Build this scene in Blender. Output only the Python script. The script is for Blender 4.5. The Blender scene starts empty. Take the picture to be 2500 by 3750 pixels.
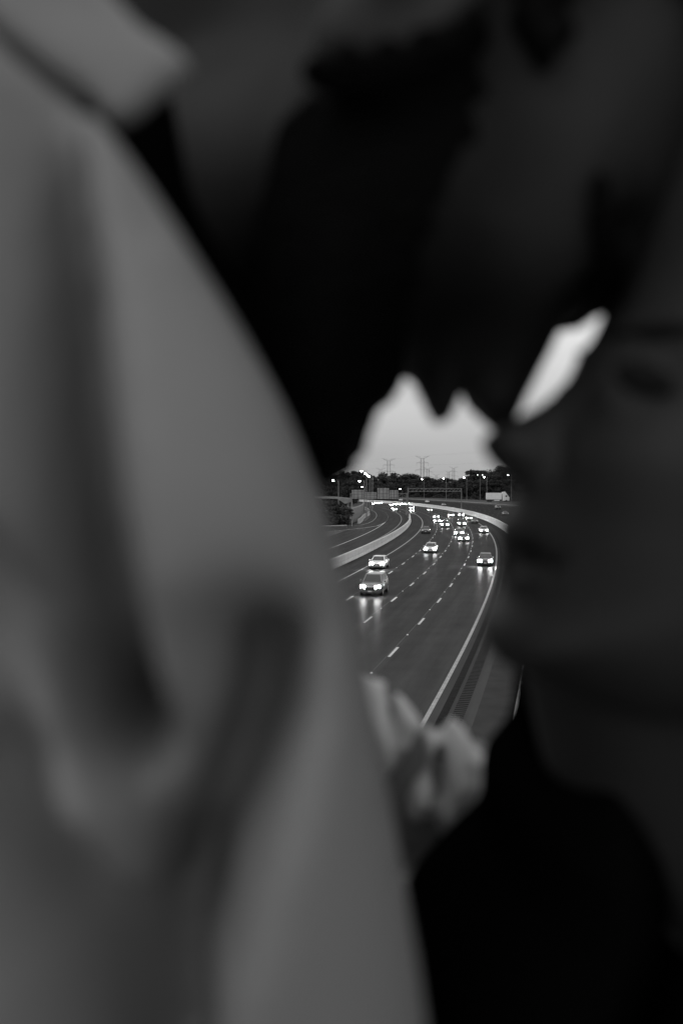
import bpy, bmesh, math, random
import numpy as np
from mathutils import Vector, Matrix, noise
random.seed(7); np.random.seed(7)
SC = bpy.context.scene
C = SC.collection
R_ = math.radians
CAMZ = 9.15                     # eye height above the carriageway
# ------------------------------------------------------------------ camera, sky, sun, exposure
cd = bpy.data.cameras.new('camera'); cam = bpy.data.objects.new('camera', cd); C.objects.link(cam)
cam.location = (0, 0, CAMZ); cam.rotation_euler = (R_(90), 0, 0)
cd.sensor_fit = 'HORIZONTAL'; cd.sensor_width = 24.0; cd.lens = 32.0; cd.shift_y = -83/2500
cd.clip_start = 0.01; cd.clip_end = 6000
cd.dof.use_dof = True; cd.dof.focus_distance = 140.0; cd.dof.aperture_fstop = 3.8
cd.dof.aperture_blades = 0
SC.camera = cam
w = bpy.data.worlds.new('World'); SC.world = w; w.use_nodes = True
nt = w.node_tree; N = nt.nodes; L = nt.links
bgn = N['Background']
sky = N.new('ShaderNodeTexSky'); sky.sky_type = 'NISHITA'; sky.sun_disc = False
SUN_EL, SUN_AZ = 45.0, 215.0     # veiled sun behind the camera, to its left
sky.sun_elevation = R_(SUN_EL); sky.sun_rotation = R_(SUN_AZ); sky.dust_density = 4.0; sky.air_density = 1.0
bw = N.new('ShaderNodeRGBToBW'); L.new(sky.outputs[0], bw.inputs[0])
# overcast: the cloud layer evens the sky out and brightens it smoothly from horizon to zenith
tc = N.new('ShaderNodeTexCoord'); sp = N.new('ShaderNodeSeparateXYZ'); L.new(tc.outputs['Generated'], sp.inputs[0])
mr = N.new('ShaderNodeMapRange'); mr.inputs['From Min'].default_value = 0.0; mr.inputs['From Max'].default_value = 0.24
mr.inputs['To Min'].default_value = 4.6; mr.inputs['To Max'].default_value = 10.0; mr.interpolation_type = 'SMOOTHSTEP'
L.new(sp.outputs['Z'], mr.inputs['Value'])
nz = N.new('ShaderNodeTexNoise'); nz.inputs['Scale'].default_value = 3.0; nz.inputs['Detail'].default_value = 4
mp = N.new('ShaderNodeMapping'); mp.inputs['Scale'].default_value = (1, 1, 6); L.new(tc.outputs['Generated'], mp.inputs[0]); L.new(mp.outputs[0], nz.inputs[0])
mn = N.new('ShaderNodeMapRange'); mn.inputs['To Min'].default_value = 0.86; mn.inputs['To Max'].default_value = 1.14; L.new(nz.outputs['Fac'], mn.inputs['Value'])
m1 = N.new('ShaderNodeMath'); m1.operation = 'MULTIPLY'; L.new(mr.outputs[0], m1.inputs[0]); L.new(mn.outputs[0], m1.inputs[1])
m2 = N.new('ShaderNodeMath'); m2.operation = 'MULTIPLY_ADD'; L.new(bw.outputs[0], m2.inputs[0]); m2.inputs[1].default_value = 0.08; L.new(m1.outputs[0], m2.inputs[2])
L.new(m2.outputs[0], bgn.inputs[0]); bgn.inputs[1].default_value = 0.09
sd = bpy.data.lights.new('sun', 'SUN'); sd.energy = 0.5; sd.angle = R_(25); sd.color = (1, 1, 1)
sun = bpy.data.objects.new('sun', sd); C.objects.link(sun)
az = R_(SUN_AZ)
sdir = Vector((math.sin(az)*math.cos(R_(SUN_EL)), math.cos(az)*math.cos(R_(SUN_EL)), math.sin(R_(SUN_EL))))
sun.rotation_euler = sdir.to_track_quat('Z', 'Y').to_euler(); sun.location = (0, -20, 60)
SC.view_settings.view_transform = 'Standard'; SC.view_settings.look = 'None'
SC.view_settings.exposure = 0.0; SC.view_settings.gamma = 1.0; SC.view_settings.use_curve_mapping = False
SC.cycles.use_denoising = True
SC.cycles.max_bounces = 5; SC.cycles.diffuse_bounces = 3; SC.cycles.glossy_bounces = 3
SC.cycles.sample_clamp_indirect = 5

# ------------------------------------------------------------------ materials (the photograph is monochrome: all greys)
MATS = {}
def mat(name, v, rough=0.7, metal=0.0, spec=0.5, var=0.0, scale=5.0, bump=0.0, bscale=30.0, emit=0.0, detail=4, coat=0.0):
    if name in MATS: return MATS[name]
    m = bpy.data.materials.new(name); m.use_nodes = True; MATS[name] = m
    n = m.node_tree.nodes; l = m.node_tree.links; b = n['Principled BSDF']
    b.inputs['Base Color'].default_value = (v, v, v, 1); b.inputs['Roughness'].default_value = rough
    b.inputs['Metallic'].default_value = metal; b.inputs['Specular IOR Level'].default_value = spec
    if coat: b.inputs['Coat Weight'].default_value = coat; b.inputs['Coat Roughness'].default_value = 0.08
    t = n.new('ShaderNodeTexCoord')
    if var:
        x = n.new('ShaderNodeTexNoise'); x.inputs['Scale'].default_value = scale; x.inputs['Detail'].default_value = detail
        l.new(t.outputs['Object'], x.inputs['Vector'])
        r = n.new('ShaderNodeMapRange'); r.inputs['From Min'].default_value = .3; r.inputs['From Max'].default_value = .7
        r.inputs['To Min'].default_value = v*(1-var); r.inputs['To Max'].default_value = v*(1+var)
        l.new(x.outputs['Fac'], r.inputs['Value']); l.new(r.outputs[0], b.inputs['Base Color'])
    if bump:
        x = n.new('ShaderNodeTexNoise'); x.inputs['Scale'].default_value = bscale; x.inputs['Detail'].default_value = 3
        l.new(t.outputs['Object'], x.inputs['Vector'])
        u = n.new('ShaderNodeBump'); u.inputs['Strength'].default_value = bump; u.inputs['Distance'].default_value = 0.02
        l.new(x.outputs['Fac'], u.inputs['Height']); l.new(u.outputs[0], b.inputs['Normal'])
    if emit:
        b.inputs['Emission Color'].default_value = (1, 1, 1, 1); b.inputs['Emission Strength'].default_value = emit
    return m
mat('asphalt', .030, .38, spec=.3, var=.22, scale=.6, detail=8)
def damp(name, v, gl, rough):
    m = MATS[name]; n = m.node_tree.nodes; l = m.node_tree.links; b = n['Principled BSDF']
    b.inputs['Specular IOR Level'].default_value = 0.0; b.inputs['Roughness'].default_value = .9
    g_ = n.new('ShaderNodeBsdfGlossy'); g_.inputs['Color'].default_value = (1, 1, 1, 1); g_.inputs['Roughness'].default_value = rough
    t = n.new('ShaderNodeTexCoord'); x = n.new('ShaderNodeTexNoise'); x.inputs['Scale'].default_value = .35; x.inputs['Detail'].default_value = 6; l.new(t.outputs['Object'], x.inputs['Vector'])
    r = n.new('ShaderNodeMapRange'); r.inputs['From Min'].default_value = .3; r.inputs['From Max'].default_value = .7; r.inputs['To Min'].default_value = gl*.88; r.inputs['To Max'].default_value = gl*1.12; l.new(x.outputs['Fac'], r.inputs['Value'])
    mx = n.new('ShaderNodeMixShader'); l.new(r.outputs[0], mx.inputs[0]); l.new(b.outputs[0], mx.inputs[1]); l.new(g_.outputs[0], mx.inputs[2]); l.new(mx.outputs[0], n['Material Output'].inputs[0])
def tracks(name, v):
    # worn wheel tracks, long stains and patches that follow the curve of the road
    m = MATS[name]; n = m.node_tree.nodes; l = m.node_tree.links; b = n['Principled BSDF']
    g_ = n.new('ShaderNodeNewGeometry'); sb = n.new('ShaderNodeVectorMath'); sb.operation = 'SUBTRACT'; sb.inputs[1].default_value = (42.8-1500, 378, 0); l.new(g_.outputs['Position'], sb.inputs[0])
    ln = n.new('ShaderNodeVectorMath'); ln.operation = 'LENGTH'; l.new(sb.outputs[0], ln.inputs[0]); o_ = n.new('ShaderNodeMath'); o_.operation = 'SUBTRACT'; l.new(ln.outputs['Value'], o_.inputs[0]); o_.inputs[1].default_value = 1500
    sx = n.new('ShaderNodeSeparateXYZ'); l.new(sb.outputs[0], sx.inputs[0]); cb = n.new('ShaderNodeCombineXYZ'); l.new(o_.outputs[0], cb.inputs[0]); sc_ = n.new('ShaderNodeMath'); sc_.operation = 'MULTIPLY'; sc_.inputs[1].default_value = .05; l.new(sx.outputs['Y'], sc_.inputs[0]); l.new(sc_.outputs[0], cb.inputs[1])
    x = n.new('ShaderNodeTexNoise'); x.inputs['Scale'].default_value = 1.1; x.inputs['Detail'].default_value = 7; x.inputs['Roughness'].default_value = .65; l.new(cb.outputs[0], x.inputs['Vector'])
    w1 = n.new('ShaderNodeMath'); w1.operation = 'MULTIPLY'; w1.inputs[1].default_value = 6.2832/1.875; l.new(o_.outputs[0], w1.inputs[0]); w2 = n.new('ShaderNodeMath'); w2.operation = 'COSINE'; l.new(w1.outputs[0], w2.inputs[0])
    r1 = n.new('ShaderNodeMapRange'); r1.inputs['From Min'].default_value = .3; r1.inputs['From Max'].default_value = .7; r1.inputs['To Min'].default_value = v*.6; r1.inputs['To Max'].default_value = v*1.45; l.new(x.outputs['Fac'], r1.inputs['Value'])
    q = n.new('ShaderNodeMath'); q.operation = 'MULTIPLY_ADD'; q.inputs[1].default_value = .10; q.inputs[2].default_value = 1; l.new(w2.outputs[0], q.inputs[0]); q2 = n.new('ShaderNodeMath'); q2.operation = 'MULTIPLY'; l.new(r1.outputs[0], q2.inputs[0]); l.new(q.outputs[0], q2.inputs[1]); l.new(q2.outputs[0], b.inputs['Base Color'])
damp('asphalt', .024, .034, .33)
tracks('asphalt', .024)
mat('asphalt_dark', .022, .5, var=.3, scale=1.2, detail=6)
mat('asphalt_shoulder', .034, .5, var=.18, scale=.8, detail=7)
damp('asphalt_dark', .02, .015, .4); damp('asphalt_shoulder', .04, .012, .5)
mat('rumble', .014, .95, spec=.05, var=.3, scale=3)
mat('seam', .012, .6)
mat('paint_white', .40, .6, var=.22, scale=2.5, detail=8)
mat('paint_edge', .22, .6, var=.35, scale=3, detail=10); mat('paint_worn', .22, .6, var=.4, scale=2.5, detail=8)
mat('marker', .8, .3)
mat('concrete', .72, .8, var=.16, scale=.9, detail=8)
mat('concrete_mid', .45, .8, var=.12, scale=.9, detail=8); mat('concrete_dark', .3, .8, var=.2, scale=.7, detail=8)
mat('concrete_wall', .17, .85, var=.25, scale=.8)
mat('steel', .16, .5, metal=.3, var=.1, scale=2)
mat('steel_dark', .05, .6, metal=.2)
mat('rail_steel', .30, .45, metal=.4, var=.15, scale=1)
mat('sign_back', .22, .5, metal=.1, var=.2, scale=.6)
mat('grass', .035, .95, var=.45, scale=.15, detail=8, bump=.4, bscale=3)
mat('slope_grass', .028, .95, var=.45, scale=.3, detail=8)
mat('leaf_a', .020, .9, var=.4, scale=.3); mat('leaf_b', .028, .9, var=.35, scale=.3); mat('leaf_c', .015, .9, var=.3, scale=.4)
mat('bark', .04, .9, var=.3, scale=2)
mat('car_silver', .42, .3, metal=.35, coat=.6); mat('car_white', .62, .35, coat=.6); mat('car_black', .02, .3, coat=.8); mat('car_grey', .14, .3, metal=.3, coat=.6)
mat('glass_dark', .012, .06, spec=.8); mat('rubber', .015, .8); mat('rim', .35, .35, metal=.7); mat('trim', .02, .6); mat('plate', .5, .5)
mat('headlight_lit', .8, .2, emit=300); mat('headlight_off', .5, .15); mat('headlight_far', .8, .2, emit=200)
mat('headlight_high', .8, .2, emit=700); mat('tail_lit', .12, .3, emit=.9)
mat('lamp_lit', .8, .2, emit=75); mat('lamp_dim', .8, .2, emit=4)
mat('truck_white', .6, .5, var=.06, scale=.8)
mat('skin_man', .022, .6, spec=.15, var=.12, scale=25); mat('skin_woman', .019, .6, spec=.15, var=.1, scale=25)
mat('hair_black', .004, .8, spec=.03, bump=.5, bscale=200); mat('beard_black', .003, .8, spec=.03, bump=.6, bscale=300)
mat('shirt', .178, .9, spec=.1, var=.03, scale=14, bump=.05, bscale=600)
mat('shirt_lit', .42, .9, spec=.1, var=.05, scale=20); mat('black_cloth', .002, .95, spec=.0, bump=.2, bscale=300); mat('denim', .03, .9, var=.2, scale=40); mat('leather', .02, .5)  # pale cloth: shirt colour raised to paint light on the man's far sleeve
mat('lash', .007, .8, spec=.05); mat('lip', .03, .5); mat('button', .6, .4)

# ------------------------------------------------------------------ object helpers
def tag(o, label=None, cat=None, group=None, kind=None):
    if label: o['label'] = label
    if cat: o['category'] = cat
    if group: o['group'] = group
    if kind: o['kind'] = kind
    return o
def empty(name, loc=(0, 0, 0), rz=0.0):
    o = bpy.data.objects.new(name, None); C.objects.link(o); o.location = loc; o.rotation_euler = (0, 0, rz); o.empty_display_size = .3
    return o
def link(name, me, material=None, parent=None):
    o = bpy.data.objects.new(name, me); C.objects.link(o)
    if material and not me.materials: me.materials.append(MATS[material])
    if parent is not None: o.parent = parent
    return o
class MB:
    def __init__(s): s.v = []; s.f = []
    def add(s, v, f):
        k = len(s.v); s.v += [tuple(p) for p in v]; s.f += [tuple(i+k for i in q) for q in f]; return s
    def box(s, a, b):
        x0, y0, z0 = a; x1, y1, z1 = b
        return s.add([(x0,y0,z0),(x1,y0,z0),(x1,y1,z0),(x0,y1,z0),(x0,y0,z1),(x1,y0,z1),(x1,y1,z1),(x0,y1,z1)],
                     [(0,3,2,1),(4,5,6,7),(0,1,5,4),(1,2,6,5),(2,3,7,6),(3,0,4,7)])
    def tube(s, p, q, r0, r1=None, n=8, cap=True):
        p = Vector(p); q = Vector(q); r1 = r0 if r1 is None else r1
        d = (q-p).normalized(); a = d.orthogonal().normalized(); b = d.cross(a)
        v = [p+(a*math.cos(t)+b*math.sin(t))*r0 for t in [2*math.pi*i/n for i in range(n)]]
        v += [q+(a*math.cos(t)+b*math.sin(t))*r1 for t in [2*math.pi*i/n for i in range(n)]]
        f = [(i, (i+1) % n, n+(i+1) % n, n+i) for i in range(n)]
        if cap: f += [tuple(reversed(range(n))), tuple(range(n, 2*n))]
        return s.add(v, f)
    def loft(s, rings, cap=True):
        n = len(rings[0]); v = [p for r in rings for p in r]; f = []
        for k in range(len(rings)-1):
            for i in range(n):
                j = (i+1) % n; f.append((k*n+i, k*n+j, (k+1)*n+j, (k+1)*n+i))
        if cap: f += [tuple(reversed(range(n))), tuple((len(rings)-1)*n+i for i in range(n))]
        return s.add(v, f)
    def mesh(s, name, smooth=False, bevel=0.0, seg=2):
        me = bpy.data.meshes.new(name); me.from_pydata(s.v, [], s.f)
        bm = bmesh.new(); bm.from_mesh(me)
        bmesh.ops.recalc_face_normals(bm, faces=bm.faces)
        if bevel: bmesh.ops.bevel(bm, geom=bm.edges[:], offset=bevel, segments=seg, affect='EDGES', clamp_overlap=True)
        bm.to_mesh(me); bm.free()
        if smooth: me.polygons.foreach_set('use_smooth', [True]*len(me.polygons))
        return me
    def build(s, name, material, parent=None, **k): return link(name, s.mesh(name, **k), material, parent)
def copy_tree(o, parent=None):
    c = o.copy(); C.objects.link(c)
    if parent is not None: c.parent = parent
    for ch in o.children: copy_tree(ch, c)
    return c

# ------------------------------------------------------------------ the curved road: s along, o outward (to the right)
RAD = 1500.0; CX = 42.8-RAD; CY = 378.0
def RP(s, o, z=0.0):
    a = s/RAD
    return (CX+(RAD+o)*math.cos(a), CY+(RAD+o)*math.sin(a), z)
def s_at(Y, o=0.0): return RAD*math.asin((Y-CY)/(RAD+o))
def head(s): return s/RAD            # rotation about z so that local +y runs along the road
def sweep(name, prof, s0, s1, material, step=6.0, parent=None, closed=True, smooth=False, zf=None, of=None):
    n = max(1, int(round((s1-s0)/step))); rings = []
    for i in range(n+1):
        s = s0+(s1-s0)*i/n
        rings.append([RP(s, o+(of(s) if of else 0), z+(zf(s) if zf else 0)) for o, z in prof])
    m = MB(); k = len(prof); v = [p for r in rings for p in r]; f = []
    for a in range(n):
        for i in range(k if closed else k-1):
            j = (i+1) % k; f.append((a*k+i, a*k+j, (a+1)*k+j, (a+1)*k+i))
    if closed: f += [tuple(reversed(range(k))), tuple(n*k+i for i in range(k))]
    m.add(v, f)
    me = m.mesh(name, smooth=smooth)
    if not closed:
        for p in me.polygons: pass
        if me.polygons[0].normal.z < 0: me.flip_normals()
    return link(name, me, material, parent)
S0, S1 = s_at(-150), s_at(1150)
g = MB(); nx, ny = 24, 30
xs = np.linspace(-2600, 2600, nx); ys = np.linspace(-600, 4500, ny)
g.add([(x, y, -.08) for y in ys for x in xs], [(j*nx+i, j*nx+i+1, (j+1)*nx+i+1, (j+1)*nx+i) for j in range(ny-1) for i in range(nx-1)])
tag(g.build('ground', 'grass'), kind='structure')
tag(sweep('main_carriageway', [(-18.3, 0), (1.9, 0)], S0, S1, 'asphalt', closed=False), kind='structure')
tag(sweep('road_shoulder', [(1.9, 0), (3.45, 0)], S0, S1, 'asphalt_shoulder', closed=False), kind='structure')
tag(sweep('side_carriageway', [(-31.4, 0), (-18.7, 0)], s_at(60), S1, 'asphalt', closed=False), kind='structure')
tag(sweep('side_carriageway', [(-31.4, 0), (-18.7, 0)], S0, s_at(60), 'asphalt', closed=False), kind='structure')
tag(sweep('opposite_carriageway', [(4.2, 0), (31.5, 1.6)], S0, S1, 'asphalt_dark', closed=False), kind='structure')
# rumble strip: transverse ridges on the shoulder
tag(sweep('shoulder_band', [(.45, .004), (.78, .004)], S0, s_at(420), 'rumble', closed=False), kind='structure')
rm = MB(); s = s_at(28)
while s < s_at(110):
    a = RP(s, .95, .004); b = RP(s, 1.45, .004); c = RP(s+.17, 1.45, .004); d = RP(s+.17, .95, .004)
    a2 = RP(s+.05, 1.0, .014); b2 = RP(s+.05, 1.4, .014); c2 = RP(s+.12, 1.4, .014); d2 = RP(s+.12, 1.0, .014)
    rm.add([a, b, c, d, a2, b2, c2, d2], [(4,5,6,7),(0,1,5,4),(1,2,6,5),(2,3,7,6),(3,0,4,7)]); s += .34
tag(rm.build('rumble_ridges', 'rumble'), kind='stuff')
def line(name, o, y0, y1, wd, z=.004, m='paint_white', of=None):
    return tag(sweep(name, [(o-wd/2, z), (o+wd/2, z)], s_at(y0, o), s_at(y1, o), m, closed=False, step=4, of=of), kind='structure')
line('edge_line', 0, -140, 1140, .19, m='paint_edge')
line('edge_line', -15.0, -140, 1140, .19, m='paint_edge')
line('edge_line', -21.1, -140, 1140, .15, m='paint_worn')
line('edge_line', -25.4, -140, 251, .18)
line('edge_line', -29.3, 255, 1140, .14, m='paint_worn')
def oc(o): return (o-4.2)/27.3*1.6
for o in (6.6, 29.5): line('edge_line', o, 120, 1140, .15, z=oc(o)+.03, m='paint_worn')
for o in (-3.75, -7.5, -11.25): line('pavement_seam', o-.14, -140, 700, .035, z=.003, m='seam')
# dashes, each one a marking of its own
dash_me = None
for li, o in enumerate((-3.75, -7.5, -11.25)):
    s = s_at(51.2, -3.75)-12.19*14
    k = 0
    while s < s_at(640):
        m = MB(); P = [RP(s-1.52, o-.075, .004), RP(s-1.52, o+.075, .004), RP(s+1.52, o+.075, .004), RP(s+1.52, o-.075, .004)]
        c = Vector(RP(s, o, 0))
        if dash_me is None:
            m.add([(-.08, -1.55, 0), (.08, -1.55, 0), (.08, 1.55, 0), (-.08, 1.55, 0)], [(0,1,2,3)]); dash_me = m.mesh('lane_dash'); dash_me.materials.append(MATS['paint_white'])
            rf = MB(); rf.loft([[(-.06,-.06,0),(.06,-.06,0),(.06,.06,0),(-.06,.06,0)], [(-.04,-.02,.02),(.04,-.02,.02),(.04,.02,.02),(-.04,.02,.02)]]); ref_me = rf.mesh('road_stud'); ref_me.materials.append(MATS['marker'])
        q = bpy.data.objects.new('lane_dash', dash_me); C.objects.link(q); q.location = (c.x, c.y, .0045); q.rotation_euler = (0, 0, head(s)); q['kind'] = 'structure'
        s += 12.19; k += 1
studs = MB()
for o in (-3.85, -7.6, -11.35):
    s = s_at(51.2, -3.75)+6.1-12.19*4
    while s < s_at(260):
        x, y, z = RP(s, o, .004)
        studs.loft([[(x-.06,y-.06,z),(x+.06,y-.06,z),(x+.06,y+.06,z),(x-.06,y+.06,z)], [(x-.04,y-.02,z+.025),(x+.04,y-.02,z+.025),(x+.04,y+.02,z+.025),(x-.04,y+.02,z+.025)]]); s += 12.19
tag(studs.build('road_studs', 'marker'), kind='stuff')
for o in (10.4, 14.2, 18.0, 21.8, 25.6):
    m = MB(); s = s_at(200, o)
    while s < s_at(700, o):
        z = oc(o)+.03; m.add([RP(s, o-.07, z), RP(s, o+.07, z), RP(s+3, o+.07, z), RP(s+3, o-.07, z)], [(0,1,2,3)]); s += 12.2
    tag(m.build('opposite_lane_line', 'paint_worn'), kind='structure')
for o in (-25.4,):
    m = MB(); s = s_at(256, o)
    while s < s_at(600, o):
        m.add([RP(s, o-.07, .004), RP(s, o+.07, .004), RP(s+3, o+.07, .004), RP(s+3, o-.07, .004)], [(0,1,2,3)]); s += 12.2
    tag(m.build('side_lane_line', 'paint_worn'), kind='structure')
# exit ramp leaving to the left of the side carriageway, its lines and its guardrail
def band(name, pts, m, z=.004, wd=None):
    mb = MB(); v = []
    for i, (a, b) in enumerate(pts): v += [(a[0], a[1], z), (b[0], b[1], z)]
    mb.add(v, [(2*i, 2*i+1, 2*i+3, 2*i+2) for i in range(len(pts)-1)])
    o = mb.build(name, m)
    if o.data.polygons[0].normal.z < 0: o.data.flip_normals()
    return tag(o, kind='structure')
band('exit_ramp', [((15, 262), (3.4, 262)), ((14.0, 250), (2.4, 248)), ((11, 232), (-6, 236)), ((3.8, 211), (-20, 227)), ((-3, 197), (-40, 222)), ((-20, 184), (-60, 219)), ((-60, 172), (-110, 215))], 'asphalt', z=-.02)
def ribbon(name, pts, wd, m, z):
    pp = []
    for i, p in enumerate(pts):
        a = pts[max(0, i-1)]; b = pts[min(len(pts)-1, i+1)]; d = Vector((b[0]-a[0], b[1]-a[1])).normalized(); n = Vector((-d.y, d.x))*wd/2
        pp.append(((p[0]+n.x, p[1]+n.y), (p[0]-n.x, p[1]-n.y)))
    return band(name, pp, m, z)
ribbon('ramp_line', [(12.2, 253), (10.6, 239), (8.9, 228), (6.2, 218), (2.5, 209), (-2.9, 197), (-14, 186), (-40, 175)], .22, 'paint_white', .008)
ribbon('ramp_line', [(8.4, 258), (7.1, 245), (5.0, 233), (1.9, 228), (-6, 224), (-20, 221)], .16, 'paint_worn', .008)

# ------------------------------------------------------------------ walls and rails along the road
def jersey(o, w0, w1, h): return [(o-w0/2, 0), (o+w0/2, 0), (o+w0/2, .09), (o+w1/2+.05, .36), (o+w1/2, h), (o-w1/2, h), (o-w1/2-.05, .36), (o-w0/2, .09)]
tag(sweep('concrete_barrier', jersey(3.8,   .66, .30, 1.5), s_at(-150), s_at(900), 'concrete', step=5),
    'long white concrete barrier curving between the main carriageway and the opposite one', 'barrier')
tag(sweep('concrete_barrier', jersey(-18.5, .60, .26, 1.15), s_at(-150), s_at(296), 'concrete_mid', step=5),
    'grey concrete barrier dividing the main carriageway from the side road', 'barrier')
tag(sweep('concrete_barrier', jersey(-31.9, .62, .30, 1.25), s_at(238), s_at(420), 'concrete_dark', step=4, of=lambda s: -1.1*math.exp(-((s-s_at(285))/28)**2)),
    'short wavy concrete barrier at the outside of the side road', 'barrier')
def guardrail(o, z, y0, y1, lab):
    t = empty('guardrail'); tag(t, lab, 'guardrail')
    a, b = s_at(y0), s_at(y1)
    sweep('rail', [(o, z+.52), (o+.07, z+.60), (o, z+.68), (o+.07, z+.76), (o, z+.84), (o+.03, z+.84), (o+.10, z+.76), (o+.03, z+.68), (o+.10, z+.60), (o+.03, z+.52)], a, b, 'rail_steel', parent=t, step=6)
    pm = MB(); pm.box((-.06, -.05, 0), (.06, .05, .8)); me = pm.mesh('post'); me.materials.append(MATS['steel'])
    s = a; k = 0
    while s < b and k < 180:
        q = link('post', me, None, t); q.location = RP(s, o+.18, z-.02); q.rotation_euler = (0, 0, head(s)); s += 4.0; k += 1
    return t
guardrail(31.6, 1.6, 330, 900, 'steel guardrail along the outer edge of the opposite carriageway')
gr = empty('guardrail'); tag(gr, 'low steel guardrail on posts beside the exit ramp', 'guardrail')
gp = [(-30, 203), (-14, 206), (-8, 208), (-3, 210.5), (1.2, 214)]
rl = MB()
for i in range(len(gp)-1): rl.tube((*gp[i], .62), (*gp[i+1], .62), .16, n=6)
rl.build('rail', 'rail_steel', gr)
for p in gp+[(-22, 204.5), (-11, 207), (-5.5, 209.2)]: MB().box((p[0]-.06, p[1]-.06, -.08), (p[0]+.06, p[1]+.06, .8)).build('post', 'steel', gr)
# marker post by the ramp
mk = MB(); mk.box((2.55, 226.4, -.08), (2.7, 226.55, 1.5)); mp_ = mk.build('marker_post', 'rail_steel')
tag(mp_, 'thin pale marker post at the edge of the exit ramp', 'post')
# noise wall of upright panels behind the short wavy barrier
nw = empty('noise_wall'); tag(nw, 'tall grey wall of upright panels beside the side road', 'wall')
pan = MB(); pan.box((-.09, -1.45, 0), (.09, 1.45, 4.0)); pan_me = pan.mesh('panel', bevel=.03, seg=1); pan_me.materials.append(MATS['concrete_wall'])
pst = MB(); pst.box((-.16, -.14, 0), (.16, .14, 4.25)); pst_me = pst.mesh('post'); pst_me.materials.append(MATS['concrete_dark'])
s = s_at(243)
for k in range(40):
    q = link('panel', pan_me, None, nw); q.location = RP(s+1.6, -34.0, -.05); q.rotation_euler = (0, 0, head(s))
    q = link('post', pst_me, None, nw); q.location = RP(s, -34.0, -.05); q.rotation_euler = (0, 0, head(s)); s += 3.2
# raised ramp beyond the guardrail with its grass slopes
tag(sweep('embankment', [(32.2, 1.45), (36.0, 3.08), (46, 3.08), (58, -.1)], s_at(300), s_at(900), 'slope_grass', closed=False), kind='structure')
tag(sweep('upper_ramp', [(36.8, 3.10), (45.2, 3.10)], s_at(300), s_at(900), 'asphalt', closed=False), kind='structure')

# ------------------------------------------------------------------ pixel of the photograph (1568 wide) to a point of the place at distance d
def W(u, v, d): return Vector(((u-784)/2090.4*d, d, (1123.9-v)/2090.4*d+CAMZ))
def at_px(x, y, Y): return ((x-1250)/3333*Y, (1792-y)/3333*Y+CAMZ)     # full-size pixel -> X, Z at distance Y

# ------------------------------------------------------------------ overpass and gantries
ov = empty('overpass'); tag(ov, 'pale concrete overpass beam on two pillars among the trees at the left', 'overpass')
bm_ = MB(); bm_.loft([[(-30, 288, 6.7), (-30, 294, 6.7), (-30, 294, 7.0), (-30, 288, 7.0)], [(-1.5, 286, 6.2), (-1.5, 293, 6.2), (-1.5, 293, 6.8), (-1.5, 286, 6.8)], [(1.2, 286, 4.6), (1.2, 292, 4.6), (1.2, 292, 6.5), (1.2, 286, 6.5)], [(3.4, 286, 5.3), (3.4, 292, 5.3), (3.4, 292, 6.3), (3.4, 286, 6.3)]])
bm_.build('beam', 'concrete_wall', ov)
for x in (2.1, 3.1): MB().tube((x, 288, -.1), (x, 288, 5.3), .38, n=12).build('pillar', 'concrete_dark', ov)

def gantry(name, lab, A, B, zt, zb, panels=()):
    t = empty(name, (A[0], A[1], 0)); tag(t, lab, 'gantry'); o0 = Vector((A[0], A[1], 0))
    A = Vector(A)-o0; B = Vector(B)-o0
    for P in (A, B):
        q = MB(); q.tube((P.x, P.y, -.1), (P.x, P.y, zt+.2), .2, .16, n=10); q.box((P.x-.4, P.y-.4, -.1), (P.x+.4, P.y+.4, 1.3)); q.build('post', 'steel', t)
    d = B-A; n = int(d.length/1.6)
    for z in (zt, zb):
        for e in (-.5, .5):
            MB().tube((A.x, A.y+e, z), (B.x, B.y+e, z), .075, n=6).build('chord', 'steel', t)
    br = MB()
    for k in range(n):
        p = A+d*(k/n); q = A+d*((k+1)/n)
        za, zb2 = (zt, zb) if k % 2 else (zb, zt)
        for e in (-.5, .5):
            br.tube((p.x, p.y+e, za), (q.x, q.y+e, zb2), .04, n=5)
        br.tube((p.x, p.y-.5, zt), (p.x, p.y+.5, zt), .04, n=5)
    br.build('bracing', 'steel', t)
    for (x0, x1, z0, z1) in panels:
        y = A.y-.75; cx = (x0+x1)/2-o0.x; hw = (x1-x0)/2
        p = MB(); p.box((cx-hw, y-.03, z0), (cx+hw, y+.03, z1)); s_ = p.build('sign_panel', 'sign_back', t)
        for k in range(3):
            xx = cx-hw*.7+hw*.7*k; MB().box((xx-.06, y-.16, z0-.1), (xx+.06, y-.032, z1+.05)).build('stiffener', 'steel_dark', s_)
        for k in range(3):
            zz = z0+(z1-z0)*(.18+.32*k); MB().box((cx-hw+.05, y-.09, zz-.04), (cx+hw-.05, y-.033, zz+.04)).build('stiffener', 'steel_dark', s_)
    return t
Ys = 330; pn = []
for (a, b, c, d) in ((1288, 1331, 1794, 1826), (1334, 1377, 1802, 1826), (1381, 1423, 1787, 1827), (1425.5, 1457, 1795, 1827)):
    x0, z1 = at_px(a, c, Ys); x1, z0 = at_px(b, d, Ys); pn.append((x0, x1, z0, z1))
gantry('sign_gantry', 'gantry carrying four sign boards seen from behind over the side road', (3.3, Ys, 0), (23.6, Ys, 0), 7.6, 6.2, pn)
gantry('sign_gantry', 'bare lattice gantry spanning the main carriageway without any boards', (24.2, 332, 0), (49.0, 372, 0), 9.5, 8.3)

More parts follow.
